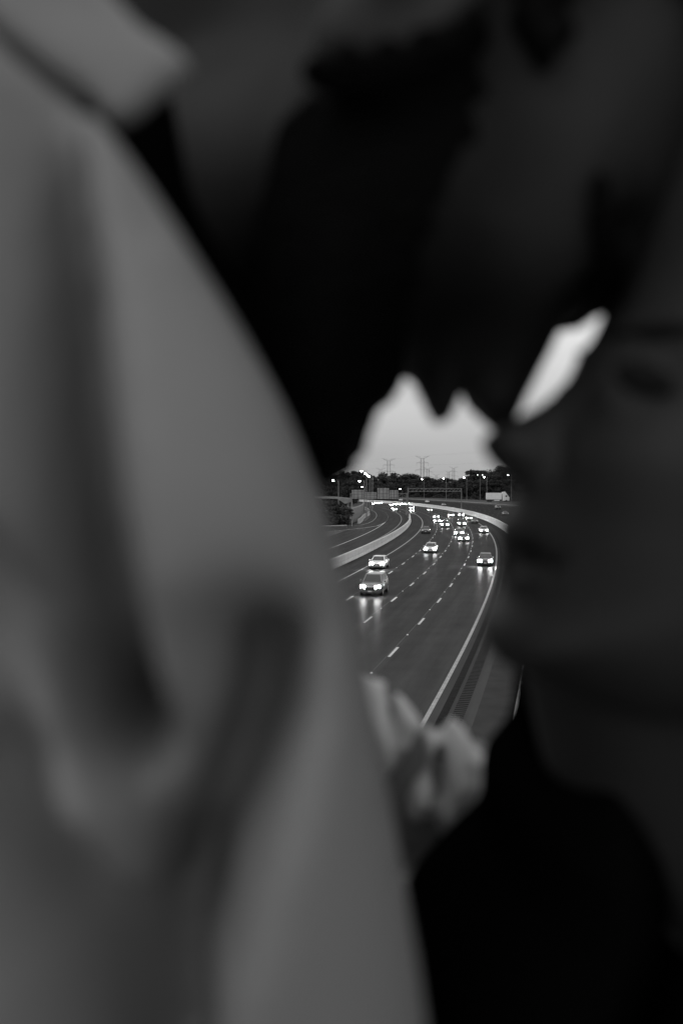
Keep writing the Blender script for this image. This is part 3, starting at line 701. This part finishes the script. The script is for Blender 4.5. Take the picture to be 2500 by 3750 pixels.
def smooth_poly(P, it=2):
    for _ in range(it):
        Q = []
        for i in range(len(P)):
            a = P[i]; b = P[(i+1) % len(P)]; Q += [(a[0]*.75+b[0]*.25, a[1]*.75+b[1]*.25), (a[0]*.25+b[0]*.75, a[1]*.25+b[1]*.75)]
        P = Q
    return P
def px(u, v, d): return ((u-784)/2090.4*d, (1123.9-v)/2090.4*d)
def p3(u, v, d): a = px(u, v, d); return (a[0], d, a[1])

def beard_tone():
    # stubble and beard growth darken the skin around the jaw (pigment, fading into the bare cheek)
    m = MATS['skin_man']; n = m.node_tree.nodes; l = m.node_tree.links; b = n['Principled BSDF']
    old = b.inputs['Base Color'].links[0].from_socket
    g_ = n.new('ShaderNodeNewGeometry'); a = W(800, 620, .31); a2 = W(980, 330, .31)
    def dist(c, sc):
        v = n.new('ShaderNodeVectorMath'); v.operation = 'DISTANCE'; v.inputs[1].default_value = c; l.new(g_.outputs['Position'], v.inputs[0])
        r = n.new('ShaderNodeMapRange'); r.interpolation_type = 'SMOOTHSTEP'; r.inputs['From Min'].default_value = sc[0]; r.inputs['From Max'].default_value = sc[1]; r.inputs['To Min'].default_value = .10; r.inputs['To Max'].default_value = 1; l.new(v.outputs['Value'], r.inputs['Value']); return r.outputs[0]
    m1 = n.new('ShaderNodeMath'); m1.operation = 'MINIMUM'; l.new(dist(a, (.040, .078)), m1.inputs[0]); l.new(dist(a2, (.022, .058)), m1.inputs[1])
    q = n.new('ShaderNodeMath'); q.operation = 'MULTIPLY'; l.new(m1.outputs[0], q.inputs[0]); l.new(old, q.inputs[1]); l.new(q.outputs[0], b.inputs['Base Color'])
beard_tone()
def hand(G, wrist, d, n, sgn=1, sc=1.0):
    """palm and five separate bent fingers; d points along the hand, n out of the palm"""
    wrist = np.array(wrist, float); d = np.array(d, float); d /= np.linalg.norm(d); n = np.array(n, float); n -= d*(n@d); n /= np.linalg.norm(n); s = np.cross(d, n)*sgn
    for q in (-.028, -.010, .010, .028): G.cap(wrist+d*.01+s*q*.6, wrist+d*.085*sc+s*q, .016, .0125, k=.012)
    for i, (q, L_) in enumerate(((-.031, .060), (-.011, .074), (.010, .080), (.030, .073))):
        a = wrist+d*.088*sc+s*q; b = a+d*L_*.42+n*.008; c = b+d*L_*.30+n*.016; e = c+d*L_*.20+n*.020
        G.chain([a, b, c, e], [.0100, .0092, .0085, .0072], k=.003)
    a = wrist+d*.028+s*.026; b = a+s*.028+d*.028+n*.012; c = b+s*.010+d*.026+n*.012; G.chain([a, b, c], [.015, .0115, .0085], k=.006)

HM, HWm = .38, .35          # distance of the two profiles from the lens
# ---------------- the man's head profile, traced where he stands
man_px = [(1290,738),(1268,790),(1240,850),(1205,915),(1180,975),(1160,1000),(1134,992),(1108,968),(1088,935),(1070,862),(1054,918),(1036,962),(1012,988),(990,966),(964,905),(938,850),(918,862),(890,905),(868,950),(842,990),(824,1040),(812,1078),(770,1098),(715,1110),(668,1060),(625,960),(598,860),(585,720),(588,560),(600,400),(640,270),(700,120),(760,-60),(860,-250),(1020,-400),(1240,-470),(1460,-430),(1640,-290),(1730,-90),(1725,140),(1650,340),(1570,500),(1490,610),(1430,690),(1380,728),(1330,722)]
man_poly = smooth_poly([px(u, v, HM) for u, v in man_px], 1)
def man_head(G, off=0.0):
    nt_ = px(1150, 960, HM); br = px(1230, 850, HM); lp = px(1010, 930, HM)
    G.plate(man_poly, HM, .078+off, .072+off, p=2.3, narrow=[(nt_[0], nt_[1], .022, .45), (br[0], br[1], .02, .45), (lp[0], lp[1], .02, .25)])
    for sy in (-1, 1):
        G.ell(p3(1300, 610, HM)[:1]+(HM+sy*.052,)+p3(1300, 610, HM)[2:], (.018, .020, .016), k=.012, op='sub')
        if sy < 0: G.ell(p3(1325, 585, .325), (.013, .022, .030), k=.014, op='sub', rot=Matrix.Rotation(R_(15), 3, 'Y'))
        c = p3(1285, 600, HM); G.ell((c[0]-.004, HM+sy*.034, c[2]+.004), (.013, .013, .013), k=.004)
        c = p3(1165, 560, HM); G.ell((c[0], HM+sy*.052, c[2]), (.026, .018, .03), k=.02)         # cheekbone
        c = p3(1120, 925, HM); G.ell((c[0]+.001, HM+sy*.013, c[2]+.004), (.009, .008, .009), k=.005)   # wing of the nose
        c = p3(915, 50, .30); R = Matrix.Rotation(R_(-28), 3, 'Y')                              # ear
        G.ell((c[0], HM+sy*.084, c[2]), (.031, .011, .019), k=.008, rot=R)
        G.ell((c[0]+.004, HM+sy*.095, c[2]+.003), (.017, .009, .009), k=.004, op='sub', rot=R)
def skeleton_man(G):
    G.chain([p3(860, 120, .38), (-.03, .385, .13), (-.11, .39, .12)], [.050, .047, .06], k=.02)
    G.chain([p3(860, -60, .38), p3(420, 20, .40), p3(150, 160, .40)], [.055, .052, .055], k=.02)
    G.chain([(-.165, .29, .04), (-.14, .38, .09), (-.18, .52, .05)], [.04, .05, .042], k=.02)
    G.chain([(-.175, .385, .0), (-.18, .385, -.15), (-.21, .385, -.42), (-.23, .385, -.62)], [.085, .09, .09, .095], k=.03)
    for sy in (-1, 1):
        G.chain([(-.17, .385+sy*.08, .0), (-.19, .385+sy*.07, -.3), (-.23, .385+sy*.075, -.62)], [.07, .065, .08], k=.03)
        G.chain([(-.23, .385+sy*.09, -.62), (-.24, .385+sy*.10, -1.02), (-.27, .385+sy*.10, -1.50)], [.085, .058, .04], k=.03)
        G.cap((-.27, .385+sy*.10, -1.54), (-.12, .385+sy*.11, -1.56), .035, .028, k=.03)
man = empty('person', (-.15, .385, DECK)); tag(man, 'person in a pale collared shirt, bearded, head bowed to the woman, at the left', 'person')
def child(name, me, m, parent):
    o = link(name, me, m, parent); o.matrix_parent_inverse = Matrix.Translation(parent.location).inverted(); return o
sh_near = (-.16, .345, .02); el_near = (-.06, .36, -.27); wr_near = (.17, .31, -.38)
sh_far = (-.19, .53, .06); el_far = (-.10, .64, -.17); wr_far = (.145, .535, -.205)
G = Field((-.46, .08, -1.595), (.42, .80, .34), .005)
skeleton_man(G)
G.chain([sh_near, el_near, wr_near], [.042, .038, .028], k=.02); hand(G, wr_near, (.8, .25, -.25), (0, 1, 0), 1)
G.chain([sh_far, el_far, wr_far], [.05, .043, .028], k=.02); hand(G, wr_far, (.9, -.15, -.1), (0, -1, 0), -1)
H = Field((-.10, .27, -.02), (.22, .50, .34), .0035); man_head(H)
# head merged into the one body field
man_head(G)
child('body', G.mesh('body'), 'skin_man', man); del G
# hair, beard, brows: shells over the head, cut to their regions
def shell(off, region, name, m, parent, headf, lo, hi, h=.0035, inset=0.0, nz_=.004, sc=90, rag=0.0):
    B = Field(lo, hi, h); headf(B, 0); B.F -= off
    x, y, z = np.meshgrid(*B.ax, indexing='ij')
    B.F += (nz_*np.sin(x*sc+np.sin(z*sc*1.3))*np.sin(z*sc*.9+1.3*np.sin(y*sc))*np.cos(y*sc*1.1)).astype(np.float32)
    B.F = np.maximum(B.F, (region(x, y, z)+inset+rag*(np.sin(x*210+2*np.sin(z*170))*np.sin(z*190+2*np.sin(x*130))+.5*np.sin(x*470+z*390))).astype(np.float32)); return child(name, B.mesh(name), m, parent)
def rpoly(B_pts, d): 
    P = smooth_poly([px(u, v, d) for u, v in B_pts], 2)
    return lambda x, y, z: -poly_dist(x[:, 0, :], z[:, 0, :], P)[:, None, :]+0*y
hair_r = rpoly([(1600,500),(1640,430),(1900,200),(1900,-700),(600,-700),(560,-420),(760,-260),(1000,-140),(1090,40),(1110,190),(1140,330),(1210,300),(1250,120),(1400,60),(1530,260)], .36)
shell(.010, hair_r, 'hair', 'hair_black', man, man_head, (-.12, .25, -.02), (.24, .52, .34), rag=.003)
beard_r = rpoly([(1000,150),(1120,140),(1130,350),(1070,470),(1000,650),(985,800),(1010,880),(1080,860),(1090,930),(1020,920),(950,930),(900,1000),(820,1200),(560,1150),(440,800),(450,500),(520,360),(620,270),(760,240),(900,215)], .345)
shell(.0025, beard_r, 'beard', 'beard_black', man, man_head, (-.12, .25, -.02), (.24, .52, .34), nz_=.0008, sc=160, rag=.0028, inset=.008)
shell(.004, rpoly([(1440,700),(1350,640),(1300,540),(1310,450),(1350,470),(1370,560),(1460,660)], .335), 'eyebrow', 'hair_black', man, man_head, (-.02, .27, .0), (.22, .50, .26), nz_=.0008, sc=300)
# ---------------- the shirt
def valley(B, pts, wd, dep, d, yr, zext=None):
    """a crease pressed into the cloth along a path laid out in the x-z plane"""
    X, Z = np.meshgrid(B.ax[0], B.ax[2], indexing='ij'); P = np.array([px(u, v, d) for u, v in pts]); D = np.full(X.shape, 9.0); T = np.zeros(X.shape); n = len(P)-1
    for i in range(n):
        a, b = P[i], P[i+1]; ab = b-a; t = np.clip(((X-a[0])*ab[0]+(Z-a[1])*ab[1])/(ab@ab), 0, 1); q = np.hypot(X-a[0]-t*ab[0], Z-a[1]-t*ab[1])
        m = q < D; D[m] = q[m]; T[m] = (i+t[m])/n
    wdm = (wd[0]+(wd[1]-wd[0])*T)/2090.4*d; dm = dep[0]+(dep[1]-dep[0])*T
    g = dm*np.exp(-(D/wdm)**2); ym = np.clip((yr[1]-B.ax[1])/.03, 0, 1)*np.clip((B.ax[1]-yr[0])/.01, 0, 1)
    B.F += (g[:, None, :]*ym[None, :, None]).astype(np.float32)
S = Field((-.42, .10, -.80), (.24, .76, .22), .0042)
arm_px = [(-600,-60),(-200,-90),(0,50),(140,170),(262,306),(430,565),(600,845),(695,1080),(762,1320),(842,1650),(915,2000),(985,2352),(1010,2700),(960,3100),(700,3250),(300,3000),(-300,2700),(-900,2300),(-1150,1200),(-1000,300)]
Xg, Zg = np.meshgrid(S.ax[0], S.ax[2], indexing='ij'); sdist = poly_dist(Xg, Zg, smooth_poly([px(784+(u-784)*(1+.16*max(0, v-1400)/950), 1124+(v-1124)*(1+.16*max(0, v-1400)/950), .235) for u, v in arm_px], 2))
Yn = .178+.055*(1-np.sqrt(np.clip(1-np.clip((.055-sdist)/.055, 0, 1)**2, 0, 1)))
def crease(pts, wd, dep):
    global Yn
    P = np.array([px(u, v, .222) for u, v in pts]); D = np.full(Xg.shape, 9.0); T = np.zeros(Xg.shape); n = len(P)-1
    for i in range(n):
        a, b = P[i], P[i+1]; ab = b-a; t = np.clip(((Xg-a[0])*ab[0]+(Zg-a[1])*ab[1])/(ab@ab), 0, 1); q = np.hypot(Xg-a[0]-t*ab[0], Zg-a[1]-t*ab[1])
        m = q < D; D[m] = q[m]; T[m] = (i+t[m])/n
    w_ = (wd[0]+(wd[1]-wd[0])*T)/2090.4*.2; Yn = Yn+(dep[0]+(dep[1]-dep[0])*T)*np.exp(-(D/w_)**2)
crease([(-60,-60),(50,130),(110,350),(185,700),(240,1100),(280,1400),(300,1680)], (72, 105), (.042, .058))
crease([(590,1470),(575,1620),(520,1800),(440,2050),(380,2250),(340,2700)], (115, 115), (.060, .065))
crease([(-120,900),(-30,1300),(60,1700)], (90, 110), (.02, .03))
crease([(-60,1120),(110,1380),(280,1620)], (80, 95), (.022, .035))
crease([(-80,1760),(90,1980),(200,2250),(260,2700)], (130, 150), (.055, .055))
crease([(300,1680),(340,1950),(420,2150)], (70, 90), (.03, .02))
crease([(215,240),(300,420),(350,560)], (28, 30), (.006, .006))
def edge_y(): return .178+.055*(1-np.sqrt(np.clip(1-np.clip((.055-sdist)/.055, 0, 1)**2, 0, 1)))
Yn = np.where(Yn > .21, .21+.065*np.tanh((Yn-.21)/.065), Yn); Yn = Yn+.034*np.clip((-Zg+.0)/.12, 0, 1.6)**1.3+.006*np.clip((Zg-.0)/.08, 0, 2)**1.2; Yn = np.minimum(Yn, .315); Yn = np.where(sdist < .012, np.maximum(Yn, edge_y()), Yn)
fold = np.maximum(np.maximum((Yn[:, None, :]-S.ax[1][None, :, None])*.7, S.ax[1][None, :, None]-.37), -sdist[:, None, :]).astype(np.float32)
S.blend((slice(None),)*3, fold, .012, 'add'); del fold
S.chain([(-.17, .32, .085), (-.165, .46, .09), (-.18, .54, .08)], [.058, .055, .058], k=.03)
S.chain([(-.165, .385, -.01), (-.165, .385, -.15), (-.21, .385, -.42), (-.235, .385, -.66), (-.235, .385, -.72)], [.115, .118, .115, .12, .125], k=.04)
for sy in (-1, 1): S.chain([(-.15, .385+sy*.09, .0), (-.18, .385+sy*.085, -.3), (-.235, .385+sy*.09, -.70)], [.095, .09, .10], k=.03)
S.cap((-.103, .385, -.085), (-.10, .385, -.16), .092, .10, k=.03)
S.chain([(-.06, .35, -.27), (.08, .28, -.33), (.150, .302, -.372)], [.060, .050, .040], k=.02)
S.chain([sh_far, el_far], [.066, .060], k=.02)
S.chain([el_far, (-.0, .59, -.185)], [.060, .058], k=.02)
sl_px = [(640,1540),(800,1560),(848,1574),(880,1592),(940,1635),(978,1682),(1003,1690),(1022,1676),(1045,1668),(1065,1682),(1080,1714),(1100,1722),(1130,1716),(1170,1708),(1260,1740),(1290,1850),(1180,1990),(1000,2090),(900,2060),(800,1960),(700,1850)]
S.cap((-.0, .59, -.185), (.13, .54, -.205), .045, .038, k=.01)
# open neck
S.cap((-.06, .385, .16), (.02, .385, .10), .055, .05, k=.01, op='sub')
child('shirt', S.mesh('shirt'), 'shirt', man); del S
K = Field((-.22, .20, .04), (.02, .55, .26), .0028)
col_px = [(u, v+28) for u, v in [(455,148),(440,175),(330,275),(295,295),(262,275),(225,225),(120,150),(20,60),(-90,-40),(-260,-160),(-120,-330),(60,-200),(240,-60),(340,40)]]
K.plate([px(u, v, .27) for u, v in col_px], .262, .0055, .0055, p=2.4, ycurve=lambda X, Z: .16*(Z-.11)+1.6*(X+.07)**2-.1*(X+.07))
valley(K, [(330,90),(180,20)], (60, 60), (.0015, .0015), .27, (.0, .4))
K.plate([px(u, v, .47) for u, v in [(u-60, v+140) for u, v in col_px]], .485, .005, .005, p=2.4)
K.chain([(-.155, .27, .17), (-.185, .32, .195), (-.195, .385, .20), (-.185, .45, .195), (-.15, .49, .15)], [.010, .012, .014, .012, .010], k=.008)
child('collar', K.mesh('collar'), 'shirt', man); del K
T = Field((-.42, .18, -1.54), (.0, .60, -.60), .007)
for sy in (-1, 1): T.chain([(-.235, .385+sy*.07, -.70), (-.24, .385+sy*.095, -1.02), (-.27, .385+sy*.10, -1.50)], [.115, .085, .075], k=.03)
T.cap((-.235, .33, -.68), (-.235, .44, -.68), .115, .115, k=.03)
child('trousers', T.mesh('trousers'), 'denim', man)
def shoe(x0, x1, y, parent, z=-1.60):
    B = Field((min(x0, x1)-.08, y-.08, z+.002), (max(x0, x1)+.08, y+.08, z+.16), .005); B.cap((x0, y, z+.075), (x0, y, z+.05), .045, .048, k=.02); B.cap((x0, y, z+.045), (x1, y, z+.040), .045, .036, k=.03)
    sl, x, yy, zz = B.win(B.lo, B.lo+10); B.F = np.maximum(B.F, (z+.006-zz)+0*B.F); child('shoe', B.mesh('shoe'), 'leather', parent)
for sy in (-1, 1): shoe(-.28, -.12, .385+sy*.105, man)

U = Field((-.12, .27, -.03), (.02, .46, .20), .004)
U.plate(smooth_poly([px(u, v, .34) for u, v in [(230,120),(400,170),(452,290),(478,500),(560,640),(665,760),(690,930),(700,1090),(640,1200),(300,700),(120,300)]], 1), .372, .066, .04, p=2.2)
child('throat_shade', U.mesh('throat_shade'), 'black_cloth', man)  # black sheet added as painted shade on the throat below the collar
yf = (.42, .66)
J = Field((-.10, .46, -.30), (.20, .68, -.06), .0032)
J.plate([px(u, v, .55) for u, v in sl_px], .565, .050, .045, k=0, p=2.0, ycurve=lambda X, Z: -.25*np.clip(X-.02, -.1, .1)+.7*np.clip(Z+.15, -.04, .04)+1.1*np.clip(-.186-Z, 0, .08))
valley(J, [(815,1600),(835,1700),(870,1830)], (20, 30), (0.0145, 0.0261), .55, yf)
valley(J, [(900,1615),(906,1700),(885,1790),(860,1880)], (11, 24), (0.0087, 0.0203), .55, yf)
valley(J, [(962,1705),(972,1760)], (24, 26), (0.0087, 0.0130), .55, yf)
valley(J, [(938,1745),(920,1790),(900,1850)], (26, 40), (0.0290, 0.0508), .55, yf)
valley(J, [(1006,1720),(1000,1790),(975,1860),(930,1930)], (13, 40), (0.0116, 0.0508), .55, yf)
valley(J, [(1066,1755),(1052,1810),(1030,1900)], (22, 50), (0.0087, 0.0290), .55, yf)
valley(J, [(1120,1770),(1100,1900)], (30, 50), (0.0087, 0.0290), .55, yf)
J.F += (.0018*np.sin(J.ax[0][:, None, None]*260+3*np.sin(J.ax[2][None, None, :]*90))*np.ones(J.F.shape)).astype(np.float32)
slv = link('sleeve', J.mesh('sleeve'), 'shirt_lit'); tag(slv, 'crumpled far sleeve between the two people, its cloth painted paler for the light', 'sleeve')  # outer side of the man's far sleeve, brightened by its paler colour
# ---------------- the woman
wom_px = [(1398,742),(1378,775),(1352,800),(1340,826),(1322,862),(1296,892),(1262,922),(1225,943),(1192,958),(1165,975),(1122,992),(1110,1022),(1132,1060),(1184,1098),(1202,1128),(1188,1152),(1168,1185),(1150,1212),(1150,1240),(1170,1264),(1150,1285),(1142,1302),(1162,1328),(1178,1356),(1140,1400),(1120,1444),(1122,1481),(1152,1519),(1180,1535),(1218,1543),(1290,1585),(1420,1640),(1620,1640),(1850,1560),(2100,1330),(2280,1000),(2350,650),(2300,300),(2150,50),(1950,-70),(1760,-60),(1620,40),(1530,200),(1470,400),(1440,560),(1420,660)]
wom_poly = smooth_poly([px(u-8 if u < 1420 else u, v, HWm) for u, v in wom_px], 1)
def wom_head(G, off=0.0):
    a = px(1160, 1010, HWm); b = px(1270, 920, HWm); c = px(1170, 1190, HWm)
    G.plate(wom_poly, HWm, .072+off, .070+off, p=2.25, narrow=[(a[0], a[1], .02, .5), (b[0], b[1], .018, .45), (c[0], c[1], .022, .25)])
    for sy in (-1, 1):
        q = p3(1455, 880, .30); G.ell((q[0], HWm+sy*.052, q[2]), (.020, .020, .014), k=.012, op='sub')
        G.ell((q[0]+.004, HWm+sy*.032, q[2]), (.012, .012, .012), k=.004)
        q = p3(1190, 1275, .335); q2 = p3(1300, 1300, .315); G.cap((q[0], HWm+sy*.012, q[2]), (q2[0], HWm+sy*.034, q2[2]), .005, .003, k=.005, op='sub')
        q = p3(1265, 950, .335); q2 = p3(1275, 1075, .325); G.cap((q[0], HWm+sy*.018, q[2]), (q2[0], HWm+sy*.026, q2[2]), .005, .006, k=.008, op='sub')
        q = p3(1480, 1080, HWm); G.ell((q[0], HWm+sy*.045, q[2]), (.028, .018, .024), k=.02)
        q = p3(1195, 1045, HWm); G.ell((q[0], HWm+sy*.011, q[2]), (.008, .007, .008), k=.005)
        q = p3(1860, 1010, HWm); G.ell((q[0], HWm+sy*.076, q[2]), (.016, .008, .030), k=.008, rot=Matrix.Rotation(R_(-20), 3, 'Y'))
        G.ell((q[0], HWm+sy*.085, q[2]), (.008, .008, .017), k=.004, op='sub')
wom = empty('person', (.25, .39, DECK)); tag(wom, 'person in black lifting her face to the bearded man, at the right', 'person')
def skeleton_wom(G):
    G.chain([p3(1720, 1350, .37), (.20, .385, -.13), (.235, .39, -.19)], [.052, .048, .06], k=.03)
    G.chain([p3(1480, 1440, .36), p3(1560, 1800, .39)], [.05, .055], k=.03)
    G.chain([(.25, .24, -.215), (.24, .39, -.18), (.25, .54, -.215)], [.045, .05, .045], k=.03)
    G.chain([(.235, .39, -.24), (.25, .39, -.42), (.27, .39, -.60), (.27, .39, -.76)], [.095, .085, .09, .105], k=.04)
    for sy in (-1, 1):
        G.chain([(.235, .39+sy*.07, -.25), (.255, .39+sy*.055, -.48), (.27, .39+sy*.08, -.76)], [.08, .065, .085], k=.03)
        G.chain([(.27, .39+sy*.08, -.76), (.26, .39+sy*.085, -1.10), (.29, .39+sy*.085, -1.50)], [.085, .055, .038], k=.03)
        G.cap((.29, .39+sy*.085, -1.545), (.16, .39+sy*.09, -1.565), .032, .026, k=.03)
        G.ell((.165, .39+sy*.075, -.34), (.06, .065, .065), k=.03)
G = Field((-.12, .12, -1.597), (.46, .72, .24), .005)
skeleton_wom(G)
wn = ((.25, .215, -.225), (.20, .17, -.47), (.02, .22, -.58)); wf = ((.25, .565, -.225), (.19, .62, -.47), (.0, .56, -.56))
G.chain(wn, [.043, .036, .025], k=.02); hand(G, wn[2], (-.8, .25, -.1), (0, 1, 0), -1, .92)
G.chain(wf, [.043, .036, .025], k=.02); hand(G, wf[2], (-.8, -.25, -.1), (0, -1, 0), 1, .92)
wom_head(G)
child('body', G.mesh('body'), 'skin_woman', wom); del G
hr = rpoly([(1560,60),(1640,230),(1700,500),(1780,800),(1800,1000),(1900,1150),(1990,1350),(2500,1700),(2700,500),(2300,-300),(1700,-300)], .335)
shell(.014, hr, 'hair', 'hair_black', wom, wom_head, (.07, .23, -.13), (.30, .47, .24))
B = Field((.16, .24, -.50), (.42, .54, .16), .005)
B.chain([(.235, .35, .10), (.27, .36, .0), (.30, .38, -.15), (.33, .39, -.38)], [.06, .07, .06, .03], k=.03); child('ponytail', B.mesh('ponytail'), 'hair_black', wom)
shell(.003, rpoly([(1432,744),(1475,724),(1560,742),(1600,775),(1560,775),(1480,760)], .305), 'eyebrow', 'lash', wom, wom_head, (.04, .23, -.04), (.24, .47, .18), nz_=.0006, sc=300, h=.003)
shell(.0035, rpoly([(1404,866),(1430,824),(1480,822),(1532,872),(1512,912),(1450,908)], .305), 'eyelash', 'lash', wom, wom_head, (.04, .23, -.04), (.24, .47, .14), nz_=.0006, sc=300, h=.003)
# scarf bunched under the chin
B = Field((-.02, .22, -.34), (.40, .58, -.05), .0045)
sc_px = [(1205,1560),(1230,1555),(1330,1590),(1420,1690),(1480,1850),(1470,1990),(1420,2150),(1330,2290),(1180,2450),(900,2600),(870,2380),(925,2110),(1000,2020),(1090,1930),(1122,1900),(1120,1800),(1135,1755),(1170,1720),(1196,1680),(1200,1620)]
B.plate(smooth_poly([px(u, v, .42) for u, v in sc_px], 1), .42, .10, .05, p=2.2, k=0)
B.chain([(.17, .30, -.16), (.26, .30, -.15), (.31, .39, -.13), (.26, .48, -.15), (.17, .49, -.17)], [.035, .04, .04, .04, .035], k=.02)
child('scarf', B.mesh('scarf'), 'black_cloth', wom)
B = Field((-.06, .10, -.80), (.44, .74, -.12), .006)
B.chain([(.25, .235, -.225), (.24, .39, -.19), (.25, .545, -.225)], [.055, .058, .055], k=.03)
B.chain([(.235, .39, -.24), (.25, .39, -.42), (.27, .39, -.60), (.27, .39, -.74)], [.105, .097, .10, .118], k=.04)
for sy in (-1, 1):
    B.chain([(.235, .39+sy*.07, -.25), (.255, .39+sy*.055, -.48), (.27, .39+sy*.08, -.74)], [.09, .075, .10], k=.03); B.ell((.165, .39+sy*.075, -.34), (.068, .072, .072), k=.03)
B.chain([wn[0], wn[1], np.array(wn[1])*.2+np.array(wn[2])*.8], [.055, .047, .036], k=.02); B.chain([wf[0], wf[1], np.array(wf[1])*.2+np.array(wf[2])*.8], [.055, .047, .036], k=.02)
B.cap((.20, .385, -.08), (.235, .39, -.17), .046, .05, k=.01, op='sub')
child('sweater', B.mesh('sweater'), 'black_cloth', wom)
T = Field((.10, .18, -1.56), (.44, .60, -.62), .007)
for sy in (-1, 1): T.chain([(.27, .39+sy*.065, -.76), (.26, .39+sy*.085, -1.10), (.29, .39+sy*.085, -1.52)], [.112, .07, .05], k=.03)
T.cap((.27, .35, -.72), (.27, .43, -.72), .112, .112, k=.03)
child('trousers', T.mesh('trousers'), 'denim', wom)
for sy in (-1, 1): shoe(.30, .16, .39+sy*.09, wom)
